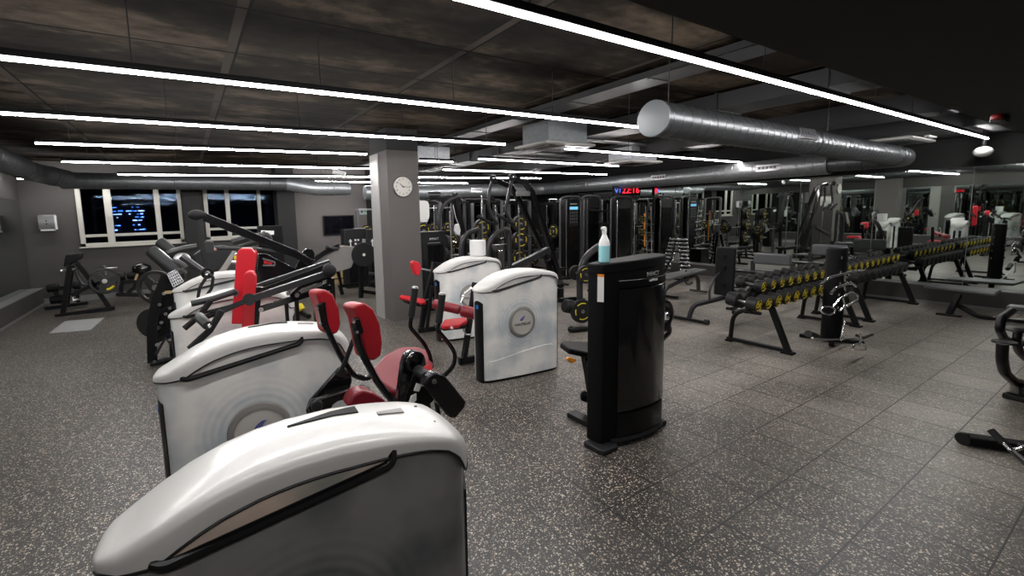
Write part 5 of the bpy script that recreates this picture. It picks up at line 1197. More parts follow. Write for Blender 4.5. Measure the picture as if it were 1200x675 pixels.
MB().ball(at(657, 333, 'Y', 6.95), .09, 12).build('base_boss', 'black', om, world=True)
p0 = at(657, 338, 'Y', 7.0)
MB().tube([p0, (p0.x, p0.y, .03)], 0, sec=(.10, .09)).build('upright', 'black', om, world=True); MB().bb((4.8, 6.95, 0), (6.9, 7.05, .07)).build('base_rail', 'black', om, world=True)
MB().bb((5.2, 6.8, .46), (5.7, 7.2, .54)).build('seat', 'pad_black', om, world=True, bevel=.02); MB().bb((5.4, 6.95, .05), (5.5, 7.05, .46)).build('seat_post', 'black', om, world=True)

# ---- grey arched tube machines behind R2's towel roll
for Y, pts, lab in ((6.95, [(540, 306), (541, 284), (546, 274), (560.5, 268.5), (562, 274), (562, 300)], 'grey arched tube stand left of the paper towel roll'),
                    (6.75, [(571, 306), (573, 285), (580, 275), (592, 268), (597, 271), (597, 318)], 'grey arched tube stand right of the paper towel roll')):
    P_ = aty(Y, *pts); t = thing('arched_stand', lab, 'gym machine', (P_[0].x, Y, 0), 0, 'grey arched tube stands')
    a, b = P_[0], P_[-1]
    MB().tube(fillet([Vector((a.x, Y, .04))] + P_ + [Vector((b.x, Y, .04))], .12, 5), .047, 12).build('arched_tube', 'grey_tube', t, world=True)
    MB().bb((a.x - .15, Y - .05, 0), (b.x + .15, Y + .05, .06)).build('base_rail', 'black', t, world=True, bevel=.01)
    MB().bb((a.x + .02, Y - .16, .5), (b.x - .02, Y + .16, .57)).build('seat', 'pad_black', t, world=True, bevel=.02)
    MB().bb(((a.x + b.x) / 2 - .04, Y - .04, .05), ((a.x + b.x) / 2 + .04, Y + .04, .5)).build('seat_post', 'black', t, world=True)

# ---- black/grey tower right of the column
gt = thing('weight_stack_machine', 'dark grey weight stack tower standing close beside the clock column', 'gym machine', (4.45, 8.0, 0))
a, b = at(490, 272, 'Y', 8.0), at(522, 272, 'Y', 8.0)
xa, xb, zt_ = a.x, b.x, a.z
k = MB(); n_ = 8
k.rings([[(xa + (xb - xa) * i / n_, 8.0 - .06 * math.sin(PI * i / n_), z) for i in range(n_ + 1)] + [(xb, 8.25, z), (xa, 8.25, z)] for z in (.04, zt_ - .12, zt_)]); k.build('housing', 'charcoal', gt, world=True, bevel=.012)
k = MB(); k.rings([[(xa + (xb - xa) * i / n_, 7.995 - .06 * math.sin(PI * i / n_), z) for i in range(1, n_)] + [(xa + (xb - xa) * i / n_, 7.985 - .06 * math.sin(PI * i / n_), z) for i in range(n_ - 1, 0, -1)] for z in (.3, zt_ - .28)]); k.build('smoked_panel', 'black_gloss', gt, world=True)
lettering('IMPACT', .06, 'sticker', (0, -.075 + 0, zt_ - .15), FACE_NEG_Y, gt).location.x = (xa + xb) / 2 - 4.45
MB().bb(((xa + xb) / 2 - .14, 7.925, zt_ - .235), ((xa + xb) / 2 + .14, 7.932, zt_ - .225)).build('name_line', 'grey_text', gt, world=True)
MB().bb((xa, 7.95, 0), (xb, 8.3, .04)).build('foot', 'black', gt, world=True)
for pts, Y in (([(490, 252), (494, 240), (503, 233), (519, 231), (536, 230), (541, 236)], 8.6), ([(515, 276), (514, 258), (518, 243), (525, 235), (538, 230)], 8.4)):
    MB().tube(fillet(aty(Y, *pts), .15, 5), .04, 10).build('overhead_arm', 'grey_tube', gt, world=True)
MB().tube(aty(8.45, (533, 226), (538, 250), (545, 285)), 0, sec=(.09, .08)).build('mast', 'black', gt, world=True)
MB().tube([at(545, 285, 'Y', 8.45), Vector((at(545, 285, 'Y', 8.45).x, 8.45, .03))], 0, sec=(.09, .08)).build('mast_foot', 'black', gt, world=True)
MB().tube(aty(8.5, (502, 226), (516, 226), (516, 230), (502, 230)), .025, 6).build('top_bracket', 'grey_tube', gt, world=True)
tb = thing('hanging_towel', 'white cloth hanging on the cable of the grey tower machine', 'towel', at(537, 268, 'Y', 8.4))
MB().tube(aty(8.4, (531, 240), (534, 255), (537, 262)), .008, 6).build('strap', 'white', tb, world=True)
MB().prism(aty(8.38, (534, 263), (538, 262), (540, 270), (539, 276), (535, 275), (533, 270)), (0, .06, 0)).build('cloth', 'white', tb, world=True, bevel=.012)

# ---- cable towers with a screen
def cable_tower(label, px0, px1, pt, Y, extra=None, arch=True, screen=False, m='black'):
    a, b = at(px0, pt, 'Y', Y), at(px1, pt, 'Y', Y); x0, x1, z = a.x, b.x, a.z
    t = thing('cable_tower', label, 'gym machine', ((x0 + x1) / 2, Y, 0), 0, 'black cable towers')
    MB().box(((x0 + x1) / 2, Y + .14, z / 2), (x1 - x0, .28, z), ch=.04).build('housing', m, t, world=True, bevel=.01)
    MB().box(((x0 + x1) / 2, Y - .005, z * .46), ((x1 - x0) * .74, .012, z * .82)).build('front_panel', 'black_gloss', t, world=True)
    if arch:
        MB().tube(fillet([Vector((x0 - .14, Y + .1, .03)), Vector((x0 - .14, Y + .1, z + .0)), Vector((x0 + .05, Y + .1, z + .07)), Vector((x1 - .05, Y + .1, z + .07)), Vector((x1 + .14, Y + .1, z)), Vector((x1 + .14, Y + .1, .03))], .12, 5), .028, 8).build('frame_hoop', 'frame_grey', t, world=True)
        MB().torus(((x0 + x1) / 2 - .05, Y + .1, z + .06), .13, .022, (0, 1, 0), 12, 6, 0, PI).build('carry_handle', 'black', t, world=True)
    MB().box(((x0 + x1) / 2, Y + .1, .03), (x1 - x0 + .4, .6, .06)).build('base', 'black', t, world=True, bevel=.01)
    if screen:
        xc = (x0 + x1) / 2
        MB().box((xc - .02, Y - .016, 1.80), (.36, .012, .62)).build('screen', 'charcoal', t, world=True)
        MB().box((xc - .02, Y - .024, 2.02), (.32, .006, .08)).build('screen_header', 'screen_blue', t, world=True)
        k = MB()
        for i in range(4):
            for j in range(4): k.box((xc - .14 + i * .08, Y - .024, 1.62 + j * .09), (.012, .004, .05))
        k.build('screen_text', 'grey_text', t, world=True)
        MB().box((xc - .02, Y - .014, 2.14), (.26, .006, .02)).build('name_line', 'sticker', t, world=True)
    k = MB()
    for s in (x0 - .05, x1 + .05): k.cyl((s, Y - .06, .1), (s, Y - .06, z - .05), .012, 6)
    k.build('guide_rod', 'chrome', t, world=True)
    return t
cable_tower('black cable tower with a lit blue information screen', 663.5, 681, 233, 9.3, screen=True)
cable_tower('dark cable tower between the screen tower and the tower under the digital clock', 688, 703, 232, 9.6, m='charcoal')
cable_tower('black cable tower under the digital clock', 723, 741, 233, 9.0)
for i, (a, b, Y) in enumerate((((690, 246), (722, 248), 9.5), ((703, 262), (723, 263), 9.3))):
    o = thing('cross_bar', 'grey crossover bar joining the cable towers, %s one' % ('upper', 'lower')[i], 'bar', at(*a, 'Y', Y), 0, 'crossover bars'); MB().tube(aty(Y, a, b), .035, 8).build('tube', 'grey_tube', o, world=True); MB().ball(at(*a, 'Y', Y), .045, 10).build('end_knob', 'charcoal', o, world=True)
# band and plates on the chrome stand near the mirror
st = thing('accessory_stand', 'chrome accessory stand beside the mirror with an orange band', 'stand', at(760, 300, 'Y', 8.0))
for x_ in (757, 763): MB().tube([at(x_, 242, 'Y', 8.0), at(x_ + 1, 306, 'Y', 8.0)], .022, 8).build('post', 'chrome', st, world=True)
k = MB()
for y_ in (262, 272, 282, 292): k.bar(at(753, y_, 'Y', 8.0), at(766, y_ + 1, 'Y', 8.0), .02, .03)
k.build('shelf_bar', 'steel', st, world=True)
q = at(758, 306, 'Y', 8.0); MB().box((q.x, 8.0, .1 + q.z / 2), (.5, .4, abs(q.z) + .2)).build('base', 'black', st, world=True) if q.z > .1 else None
ob = thing('resistance_band', 'orange resistance band hanging on the chrome accessory stand', 'band', at(755.5, 268, 'Y', 7.9)); MB().tube(aty(7.9, (755.5, 250), (755.5, 289)), .018, 6).build('band', 'orange', ob, world=True)
for i, y_ in enumerate((257, 272)): disc('yellow rimmed plate hung %s on the accessory stand' % ('higher', 'lower')[i], at(752.5, y_, 'Y', 7.85), (-.3, -1, 0), .11, 'plates on the accessory stand', th=.04)

# ---- plate loaded machine seen between the white machine and the black tower
pm = thing('plate_loaded_machine', 'grey tubed plate-loaded machine half hidden by the black tower', 'gym machine', (5.6, 5.4, 0))
P_ = aty(5.4, (712, 283), (697, 291), (684, 304), (679, 320)); g = at(679, 320, 'Y', 5.4)
MB().tube(fillet(P_ + [Vector((g.x + .02, 5.4, .05))], .15, 5), .055, 12).build('main_tube', 'grey_tube', pm, world=True)
MB().tube([at(668, 387, 'Z', .04), at(700, 384, 'Z', .04)], 0, sec=(.09, .06)).build('foot', 'black', pm, world=True, bevel=.008)
MB().ball(at(669, 386, 'Z', .05), .055, 10).build('foot_end', 'black', pm, world=True)
MB().tube(aty(5.5, (656, 352), (672, 350), (684, 352)), 0, sec=(.06, .07)).build('side_beam', 'black', pm, world=True)
roller(pm, 'bumper', 'rubber', at(661, 358, 'Y', 5.35), at(672, 360, 'Y', 5.3), .115, 18)
MB().tube([at(690, 340, 'Y', 5.5), at(700, 345, 'Y', 5.5), at(712, 350, 'Y', 5.5)], .04, 8).build('arm', 'grey_tube', pm, world=True)
disc('upper yellow marked plate on the machine beside the black tower', at(687, 322, 'Y', 5.25), (-.25, -1, .05), .155, 'plates on the plate-loaded machine')
disc('large lower plate on the machine beside the black tower', at(683, 365, 'Y', 5.15), (-.25, -1, .05), .20, 'plates on the plate-loaded machine', th=.08)
disc('small plate behind the upper plate beside the black tower', at(676, 320, 'Y', 5.45), (-.4, -1, 0), .13, 'plates on the plate-loaded machine', yel=False)
# low black benches on the floor further back
for i, (x_, y_, l_, lab) in enumerate(((6.6, 7.6, 1.2, 'low dark bench behind the plate-loaded machine'), (7.9, 8.6, 1.2, 'dark flat bench in front of the screen tower'), (9.6, 7.9, 1.1, 'dark flat bench below the tower under the digital clock'), (7.4, 10.2, 1.2, 'dark flat bench in front of the second power rack'), (5.6, 10.0, 1.1, 'dark flat bench in front of the leftmost power rack'))):
    t = thing('flat_bench', lab, 'bench', (x_, y_, 0), 0, 'dark flat benches among the racks')
    MB().box((x_, y_, .44), (l_, .30, .07)).build('pad', 'pad_black', t, world=True, bevel=.02)
    MB().bar((x_ - l_ / 2 + .1, y_, .38), (x_ + l_ / 2 - .1, y_, .38), .06, .06).build('spine', 'charcoal', t, world=True)
    for s in (-1, 1):
        MB().tube([(x_ + s * (l_ / 2 - .15), y_, .38), (x_ + s * (l_ / 2 - .05), y_, .04)], 0, sec=(.06, .05)).build('leg', 'charcoal', t, world=True)
        MB().bar((x_ + s * (l_ / 2 - .05), y_ - .25, .03), (x_ + s * (l_ / 2 - .05), y_ + .25, .03), .06, .05).build('foot', 'charcoal', t, world=True)
# more pulley machines along the far wall
for i, (x_, y_, lab) in enumerate(((6.2, 13.4, 'tall cable machine at the far wall behind the leftmost rack'), (8.0, 13.5, 'tall cable machine at the far wall in the middle'), (9.8, 13.3, 'tall cable machine at the far wall towards the mirrors'))):
    t = thing('cable_machine', lab, 'gym machine', (x_, y_, 0), 0, 'tall cable machines at the far wall')
    for s in (-.55, .55):
        MB().bar((x_ + s, y_, 0), (x_ + s, y_, 2.35), .08, .1).build('upright', 'frame_grey', t, world=True, smooth=False)
        MB().box((x_ + s * .8, y_ + .1, .65), (.22, .14, 1.1)).build('weight_stack', 'steel' if i == 1 else 'charcoal', t, world=True, smooth=False)
        MB().tube([(x_ + s, y_ - .05, 2.3), (x_ + s * .5, y_ - .5, 2.42), (x_ + s * .2, y_ - .6, 2.3)], .028, 8, bend=.1).build('pulley_arm', 'frame_grey', t, world=True)
        MB().cyl((x_ + s * .7, y_, .1), (x_ + s * .7, y_, 2.3), .016, 6).build('guide_rod', 'chrome', t, world=True)
    MB().bar((x_ - .6, y_, 2.35), (x_ + .6, y_, 2.35), .09, .09).build('top_beam', 'charcoal', t, world=True, smooth=False)
    MB().bar((x_ - .6, y_ - .1, .04), (x_ + .6, y_ - .1, .04), .2, .07).build('base', 'black', t, world=True, smooth=False)
# tall frame with inclined grey rails near the mirror (its glass neighbour doubles it)
sm = thing('incline_stand', 'tall frame with two inclined grey rails standing deep behind the third rack', 'rack', (8.95, 12.9, 0))
for s in (-.6, .6):
    MB().tube([(8.95 + s, 12.72, .03), (8.95 + s * .8, 12.9, 2.35)], 0, sec=(.12, .09)).build('rail', 'frame_grey', sm, world=True, smooth=False)
    MB().bar((8.95 + s, 13.15, .03), (8.95 + s * .8, 12.9, 2.35), .08, .08).build('rear_rail', 'grey_tube', sm, world=True, smooth=False)
MB().tube([(8.47, 12.9, 2.35), (8.6, 12.8, 2.45), (9.3, 12.8, 2.45), (9.43, 12.9, 2.35)], .05, 8, bend=.1).build('top_hoop', 'charcoal', sm, world=True)
for i, (px, Y, y0, y1) in enumerate(((527.5, 7.5, 247, 300), (564.5, 7.8, 229, 268), (608, 7.8, 232, 300))):
    a, b = at(px, y0, 'Y', Y), at(px + 1, y1, 'Y', Y)
    t = thing('barbell', 'steel barbell standing upright %s' % ('between the grey tower and the left arched stand', 'above the towel roll', 'behind the inclined tubes', 'beside the white cloth')[i], 'barbell', (b.x, b.y, 0), 0, 'upright stored barbells')
    MB().cyl((a.x, Y, .05), (a.x, Y, a.z), .016, 8).build('shaft', 'steel', t, world=True)
    MB().cyl((a.x, Y, a.z - .38), (a.x, Y, a.z), .026, 10).build('sleeve', 'chrome', t, world=True)
    MB().lathe([(0, 0), (.16, 0), (.16, .05), (.04, .09), (.04, .3), (0, .3)], (a.x, Y, 0), (0, 0, 1), 14).build('holder', 'black', t, world=True)

# racks of loose bars, small plates and kettlebells between the machines
for i, (x_, y_, lab) in enumerate(((4.9, 12.9, 'bar and plate storage rig at the far wall nearest the column'), (7.1, 12.75, 'bar and plate storage rig between the cable machines'))):
    t = thing('storage_rig', lab, 'rack', (x_, y_, 0), 0, 'storage rigs at the far wall')
    for s in (-.5, 0, .5): MB().bar((x_ + s, y_, 0), (x_ + s, y_, 2.2), .06, .06).build('upright', 'frame_grey', t, world=True, smooth=False)
    for z in (.5, 1.0, 1.5, 2.15): MB().bar((x_ - .55, y_, z), (x_ + .55, y_, z), .05, .05).build('shelf_bar', 'steel', t, world=True, smooth=False)
    for j, (dx, z) in enumerate(((-.28, 1.0), (.25, 1.0), (-.25, 1.5), (.28, 1.5), (0, .55), (.4, .55))):
        disc('small yellow marked plate %s on the storage rig %s' % (('low left', 'low right', 'high left', 'high right', 'lowest middle', 'lowest right')[j], 'near the column' if i == 0 else 'between the cable machines'), (x_ + dx, y_ - .06, z + .02), (-.1, -1, 0), .17, 'plates on the storage rigs', th=.05)
for i, (x_, y_, z_, lab) in enumerate(((5.6, 8.75, 1.02, 'horizontal barbell with wide plates behind the left arched stand'), (6.7, 9.4, 1.12, 'horizontal barbell with wide plates behind the inclined tubes'))):
    t = thing('barbell', lab, 'barbell', (x_, y_, z_), 0, 'barbells on stands')
    MB().cyl((x_ - .95, y_, z_), (x_ + .95, y_, z_), .015, 8).build('shaft', 'steel', t, world=True)
    for s in (-1, 1): MB().cyl((x_ + s * .62, y_, z_), (x_ + s * 1.0, y_, z_), .026, 10).build('sleeve', 'chrome', t, world=True)
    st_ = thing('barbell_stand', 'black stand carrying the ' + ('left' if i == 0 else 'right') + ' horizontal barbell behind the arched stands', 'rack', (x_, y_, 0), 0, 'barbell stands')
    for s in (-.45, .45):
        MB().bar((x_ + s, y_ + .04, 0), (x_ + s, y_ + .04, z_ + .1), .06, .06).build('upright', 'frame_grey', st_, world=True, smooth=False)
        MB().bar((x_ + s, y_ - .3, .03), (x_ + s, y_ + .4, .03), .06, .05).build('foot', 'black', st_, world=True, smooth=False)
    for s, sd in ((-1, 'left'), (1, 'right')):
        for j in range(2): disc('%s %s plate on the %s' % (('inner', 'outer')[j], sd, lab.split(' with')[0] + (' behind the left arch' if i == 0 else ' behind the inclined tubes')), (x_ + s * (.68 + .09 * j), y_, z_), (s, 0, 0) if s < 0 else (1, 0, 0), .20 - .03 * j, 'plates on the stand barbells', th=.08)
# ------------------------------------------------------------------ left side machines
rw = thing('incline_row_machine', 'black incline row machine with chest pad, standing behind the pale floor plate', 'gym machine', (-2.0, 12.6, 0))
Yw = 12.5
MB().prism([at(76.7, 298.5, 'Y', Yw), at(94.4, 297, 'Y', Yw), at(95, 303, 'Y', Yw), at(79.6, 312, 'Y', Yw), at(73.7, 313, 'Y', Yw)], (0, .3, 0)).build('chest_pad', 'pad_black', rw, world=True, bevel=.03, seg=3)
def wt(pts, r, n, m='black', Y=Yw, sec=None, o=rw, bend=0):
    k = MB(); P_ = aty(Y, *pts); P_ = fillet(P_, bend, 4) if bend else P_
    return (k.tube(P_, r, 8) if not sec else k.tube(P_, 0, sec=sec)).build(n, m, o, world=True)
wt([(82, 311), (74, 368)], 0, 'front_upright', sec=(.09, .08)); wt([(85.5, 311), (79, 358)], 0, 'front_upright', sec=(.06, .06), Y=12.7)
wt([(89, 307), (105, 327), (128, 360)], 0, 'rear_upright', sec=(.09, .08)); wt([(65, 370.5), (134.5, 360.5)], 0, 'base_rail', sec=(.12, .08))
wt([(72, 317.5), (88.5, 315)], .03, 'handle_bar', 'steel'); MB().ball(at(71.5, 318, 'Y', Yw), .045, 8).build('bar_end', 'chrome', rw, world=True)
wt([(88.8, 314.8), (91, 324), (98, 334), (109, 334)], .032, 'curved_arm', 'grey_tube', bend=.1); wt([(84, 346), (100, 338), (120, 330)], 0, 'loading_arm', sec=(.09, .08))
wt([(122, 311.5), (123.5, 322)], .035, 'handle_post', 'steel'); wt([(124, 314.6), (137.4, 313.8)], .02, 'handle_bar', 'steel')
wt([(84, 346), (86, 352), (95, 350)], .03, 'foot_lever', 'steel')
disc('plate with a yellow mark on the arm of the incline row machine', at(122.6, 329.5, 'Y', 12.3), (.15, -1, .05), .285, 'plates on the left side machines', th=.08, arcs=((.9, 1.7),), spokes=True)

lb2 = thing('low_roller_bench', 'low black bench with roller pads in the far left corner behind the row machine', 'bench', (-2.6, 13.6, 0))
Yl = 13.5
for a, b, nm in (((55, 338.5), (69, 336.5), 'roller_pad'), ((86, 335), (94, 334), 'roller_pad'), ((59, 352), (74, 350), 'roller_pad')):
    roller(lb2, nm, 'pad_black', at(*a, 'Y', Yl), at(*b, 'Y', Yl), .095, 14)
wt([(64, 340), (72, 355)], 0, 'post', sec=(.08, .08), Y=Yl, o=lb2); wt([(53, 361.5), (103, 355)], 0, 'base_rail', sec=(.10, .07), Y=Yl, o=lb2)
wt([(69, 338), (86, 336)], 0, 'seat_beam', sec=(.1, .08), Y=Yl, o=lb2); wt([(90, 340), (92, 354)], 0, 'post', sec=(.07, .07), Y=Yl, o=lb2)

sm2 = thing('seated_machine', 'low black padded machine under the left window with a round headed lever', 'gym machine', (-.7, 13.6, 0))
Ys = 13.4
roller(sm2, 'seat_roll', 'pad_black', at(136, 324.5, 'Y', Ys), at(147, 323.5, 'Y', Ys), .10); roller(sm2, 'seat_roll', 'pad_black', at(149, 323, 'Y', Ys), at(160, 322, 'Y', Ys), .10)
wt([(136, 332), (162, 329)], 0, 'seat_beam', sec=(.12, .09), Y=Ys, o=sm2); MB().ball(at(166, 315, 'Y', Ys), .19, 14, (1.1, 1, .85)).build('round_head', 'black_gloss', sm2, world=True)
wt([(163, 321), (158, 336), (150, 343)], 0, 'lever', sec=(.09, .09), Y=Ys, o=sm2); wt([(161, 321), (158.5, 328)], .025, 'link_bar', 'gold_lid', Y=Ys - .1, o=sm2)
wt([(136, 345), (176, 346)], 0, 'base_rail', sec=(.12, .08), Y=Ys - .3, o=sm2); wt([(165, 320), (178, 340)], 0, 'upright', sec=(.09, .09), Y=Ys, o=sm2); wt([(143, 328), (142, 344)], 0, 'post', sec=(.08, .08), Y=Ys, o=sm2)

lp = thing('plate_loaded_press', 'black plate-loaded press machine with long grey rollers beside the left row of white machines', 'gym machine', (-.4, 7.7, 0))
Yp = 7.45
def pt_(pts, n, m='black', Y=Yp, th=.06, bev=.006): return MB().prism(aty(Y, *pts), (0, th, 0)).build(n, m, lp, world=True, bevel=bev)
pt_([(196, 316), (204, 318), (211, 345), (208, 352), (199, 345), (193, 330)], 'side_plate'); pt_([(186, 345), (196, 330), (203, 345), (206, 372), (198, 390), (188, 372)], 'side_plate', Y=7.55)
wt([(195, 322), (183, 352), (178, 380), (179, 428)], 0, 'frame_upright', sec=(.12, .10), Y=7.5, o=lp, bend=.1)
wt([(203, 345), (202, 380), (204, 420)], 0, 'frame_upright', sec=(.10, .09), Y=7.6, o=lp); wt([(177, 429), (206, 422)], 0, 'base_rail', sec=(.14, .09), Y=7.35, o=lp)
wt([(180, 400), (204, 392)], 0, 'cross_beam', sec=(.07, .06), Y=7.5, o=lp); wt([(181, 368), (203, 360)], 0, 'cross_beam', sec=(.07, .06), Y=7.5, o=lp)
wt([(183, 415), (194, 396), (203, 408)], .02, 'linkage', 'charcoal', Y=7.4, o=lp)
k = MB()
for p in ((187, 357), (194, 368), (189, 378), (199, 361), (184, 404), (200, 398), (181, 424), (192, 344), (205, 338)): k.lathe([(0, .02), (.022, .018), (.024, 0)], at(*p, 'Y', 7.38), (0, -1, 0), 8)
k.build('bolt', 'steel', lp, world=True)
pt_([(193, 341), (201, 340.5), (201, 344), (193, 344.5)], 'warning_label', 'gold_lid', Y=7.40, th=.004, bev=0)
disc('big plate low on the frame of the press machine beside the white row', at(178, 379, 'Y', 7.7), (-.5, -1, 0), .22, 'plates on the left side machines', yel=False, th=.08)
disc('yellow labelled plate behind the press machine frame', at(182, 337, 'Y', 8.4), (-.3, -1, 0), .27, 'plates on the left side machines', th=.07, arcs=((2.2, 2.9),), spokes=True)
disc('second plate low on the frame of the press machine', at(186, 384, 'Y', 7.62), (-.5, -1, 0), .18, 'plates on the left side machines', yel=False, th=.06)
roller(lp, 'shoulder_roller', 'charcoal', at(176.5, 293, 'Y', 7.5), at(213, 325, 'Y', 7.3), .085, 18)
roller(lp, 'shoulder_roller', 'charcoal', at(187, 283, 'Y', 8.2), at(214, 306, 'Y', 8.0), .085, 18)
wt([(184, 292), (218, 320)], .03, 'carriage_rail', 'black_gloss', Y=7.7, o=lp)
wt([(196, 297), (212, 292), (231, 289)], .05, 'press_tube', 'grey_tube', Y=8.0, o=lp, bend=.1); wt([(212, 300), (243, 322)], .052, 'press_tube', 'grey_tube', Y=7.4, o=lp)
MB().lathe([(0, 0), (.10, 0), (.11, .02), (.11, .09), (.06, .12), (0, .12)], at(214, 305, 'Y', 7.5), (-.1, -1, .1), 18).build('pivot_hub', 'steel', lp, world=True)
k = MB(); A, B, C_2, D = at(196, 321, 'Y', 7.25), at(206, 316, 'Y', 7.25), at(215, 330, 'Y', 7.15), at(203, 336, 'Y', 7.15)
for i in range(6): k.cyl(A.lerp(B, i / 5), D.lerp(C_2, i / 5), .008, 5); k.cyl(A.lerp(D, i / 5), B.lerp(C_2, i / 5), .008, 5)
k.build('wire_basket', 'steel', lp, world=True)
wt([(206, 316), (216, 318), (218, 326), (214, 331)], .011, 'basket_rim', 'grey_tube', Y=7.2, o=lp, bend=.05)
MB().prism(aty(8.2, (226, 300), (240, 290), (262, 288), (276, 291), (262, 316), (240, 320), (229, 312)), (0, .25, 0)).build('shroud', 'charcoal', lp, world=True, bevel=.02)
MB().prism(aty(8.1, (253, 322), (262, 310), (275, 290), (278, 292), (270, 310), (260, 325)), (0, .06, 0)).build('shroud_edge', 'grey_shroud', lp, world=True, bevel=.01)

bt = thing('dark_stack_machine', 'black machine with a small pale placard in front of the right window', 'gym machine', (1.9, 10.5, 0))
a, b = at(303, 265, 'Y', 10.5), at(331, 265, 'Y', 10.5)
MB().bb((a.x, 10.5, 0), (b.x, 10.8, a.z)).build('housing', 'black_matte', bt, world=True, bevel=.02)
MB().prism(aty(10.49, (306, 270), (321, 270.5), (321, 275), (306, 274.5)), (0, -.01, 0)).build('placard', 'sticker', bt, world=True)
MB().prism(aty(10.47, (307, 271), (311, 271), (311, 274), (307, 274)), (0, -.004, 0)).build('placard_icon', 'dark_text', bt, world=True)
wt([(272, 284), (296, 277), (314, 276)], .07, 'arm', 'grey_tube', Y=10.0, o=bt, bend=.1); wt([(280, 290), (312, 280)], .05, 'arm', 'charcoal', Y=10.1, o=bt)
MB().ball(at(311, 280, 'Y', 9.9), .14, 12).build('arm_end', 'charcoal', bt, world=True)
wt([(262, 300), (290, 296)], .035, 'frame_tube', 'chrome', Y=10.0, o=bt); wt([(262, 306), (290, 309)], .04, 'frame_tube', 'steel', Y=9.8, o=bt)
k = MB()
for p in ((264, 300), (276, 302), (281, 304)): k.box(at(*p, 'Y', 9.75), (.05, .03, .08))
k.build('pin_marks', 'yellow', bt, world=True)

rc = thing('rotary_machine', 'machine with pale grey curved shroud and grey round disc left of the clock column', 'gym machine', (3.0, 10.6, 0))
MB().prism(aty(10.3, (358, 317), (370, 306), (383, 296), (395, 290), (402, 287.7), (416, 289), (419, 296), (412, 313.7), (400, 318), (385, 320)), (0, .12, 0)).build('shroud', 'grey_shroud', rc, world=True, bevel=.02)
MB().tube(aty(10.25, (355, 318), (366, 306), (380, 296), (397, 288)), 0, sec=(.10, .09), up=(0, 1, 0)).build('shroud_rim', 'black', rc, world=True)
MB().lathe([(0, 0), (.28, 0), (.29, .015), (.29, .05), (.28, .06), (0, .06)], at(425.8, 298.3, 'Y', 10.2), (-.1, -1, 0), 32).build('disc', 'charcoal', rc, world=True)
MB().lathe([(0, .07), (.035, .065), (.04, .05)], at(425.8, 298.3, 'Y', 10.2), (-.1, -1, 0), 12).build('disc_hub', 'sticker', rc, world=True)
wt([(384, 290.5), (396, 291.5)], .035, 'handle', 'grey_tube', Y=10.2, o=rc); MB().ball(at(384.5, 290.5, 'Y', 10.2), .06, 8).build('handle_end', 'black', rc, world=True)
wt([(396, 318), (400, 335), (423, 333)], 0, 'frame_leg', sec=(.08, .08), Y=10.9, o=rc); wt([(424, 312), (423, 349)], 0, 'frame_post', sec=(.10, .09), Y=10.3, o=rc)
wt([(423, 341), (444, 344)], 0, 'frame_rail', sec=(.09, .08), Y=10.3, o=rc); roller(rc, 'roller_pad', 'pad_black', at(432, 331, 'Y', 10.4), at(444, 333, 'Y', 10.4), .11)
wt([(432, 320), (444, 322)], .04, 'lever', 'grey_tube', Y=10.4, o=rc); wt([(398, 334), (401, 345)], 0, 'leg', sec=(.08, .08), Y=10.9, o=rc)

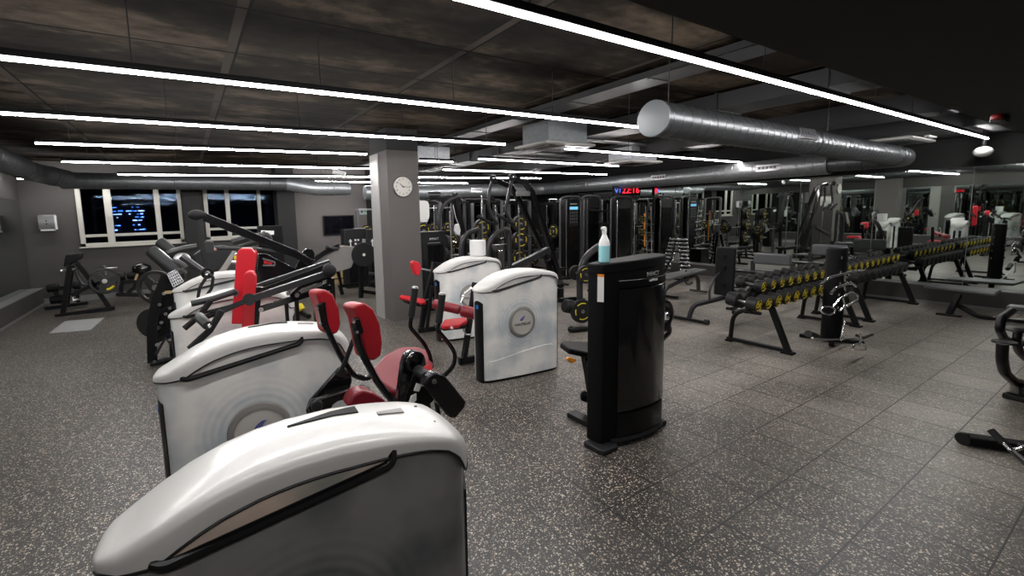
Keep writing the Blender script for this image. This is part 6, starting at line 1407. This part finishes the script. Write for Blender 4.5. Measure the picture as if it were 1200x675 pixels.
for i, (x0, x1, Y, lab) in enumerate(((403, 428.5, 11.8, 'black stack housing with white exercise pictograms left of the clock column'), (429, 447, 11.7, 'black stack housing with white pictograms partly behind the clock column'))):
    t = thing('stack_housing', lab, 'gym machine', (3.5, Y, 0), 0, 'black stack housings left of the column')
    a, b = at(x0, 269, 'Y', Y), at(x1, 269, 'Y', Y)
    MB().bb((a.x, Y, 0), (b.x - .01, Y + .35, a.z)).build('housing', 'charcoal', t, world=True, bevel=.02)
    k = MB(); u0 = a.x + .16
    k.bar((u0, Y - .01, a.z - .50), (u0, Y - .01, a.z - .30), .03, .008); k.prism([(u0 - .05, Y - .008, a.z - .34), (u0 + .05, Y - .008, a.z - .34), (u0, Y - .008, a.z - .26)], (0, -.006, 0))
    for dx, dz in ((.14, .3), (.22, .3), (.14, .40), (.24, .42), (.18, .48), (.26, .5)): k.box((u0 + dx, Y - .008, a.z - dz), (.05, .008, .05))
    k.build('pictogram', 'sticker', t, world=True)
    if i == 0: MB().box((a.x + .55, Y - .008, a.z - .38), (.12, .008, .2)).build('sticker', 'grey_text', t, world=True)
    MB().bb((a.x + .1, Y - .03, .15), (b.x - .1, Y, a.z - .75)).build('front_cover', 'black', t, world=True, bevel=.01)
    MB().box((a.x + .45, Y + .1, a.z + .01), (.3, .2, .025)).build('top_tray', 'steel', t, world=True)
wb = thing('pale_step_box', 'pale wooden step box on the floor against the far grey wall', 'box', at(397, 318, 'Y', 13.0))
a, b = at(389, 316, 'Y', 13.0), at(406, 322, 'Y', 13.0)
MB().bb((a.x, 13.0, 0), (b.x, 13.4, max(.3, a.z))).build('box', 'gold_lid', wb, world=True, bevel=.01)
MB().bb((a.x, 12.99, .12), (b.x, 13.0, .15)).build('edge_band', 'black', wb, world=True)
yb = thing('yellow_floor_anchor', 'black and yellow anchor roller on the floor behind the left row', 'roller', at(353, 360, 'Z', .1))
roller(yb, 'roller', 'yellow', at(350, 357, 'Z', .25), at(354, 363, 'Z', .15), .07); MB().tube([at(345, 360, 'Z', .2), at(352, 366, 'Z', .08), at(362, 371, 'Z', .05)], .05, 8).build('bracket', 'black', yb, world=True)
# ------------------------------------------------------------------ camera and colour
cam = bpy.data.cameras.new('camera'); co = bpy.data.objects.new('camera', cam); COL.objects.link(co)
Rm = Matrix([[MR[0][i], -MR[1][i], -MR[2][i]] for i in range(3)])
co.matrix_world = Matrix.Translation((0, 0, EYE)) @ Rm.to_4x4()
cam.sensor_width = 36; cam.sensor_fit = 'HORIZONTAL'; cam.lens = FPX / 1200 * 36
cam.shift_x = (600 - CX) / 1200; cam.shift_y = -(337.5 - CY) / 1200
cam.clip_start = .02; cam.clip_end = 100
scene.camera = co
w = bpy.data.worlds.new('world'); scene.world = w; w.use_nodes = True
w.node_tree.nodes['Background'].inputs[0].default_value = (.01, .012, .02, 1); w.node_tree.nodes['Background'].inputs[1].default_value = .3
vs = scene.view_settings
vs.view_transform = 'Standard'; vs.look = 'None'; vs.gamma = 1; vs.use_curve_mapping = False
vs.exposure = 0.05
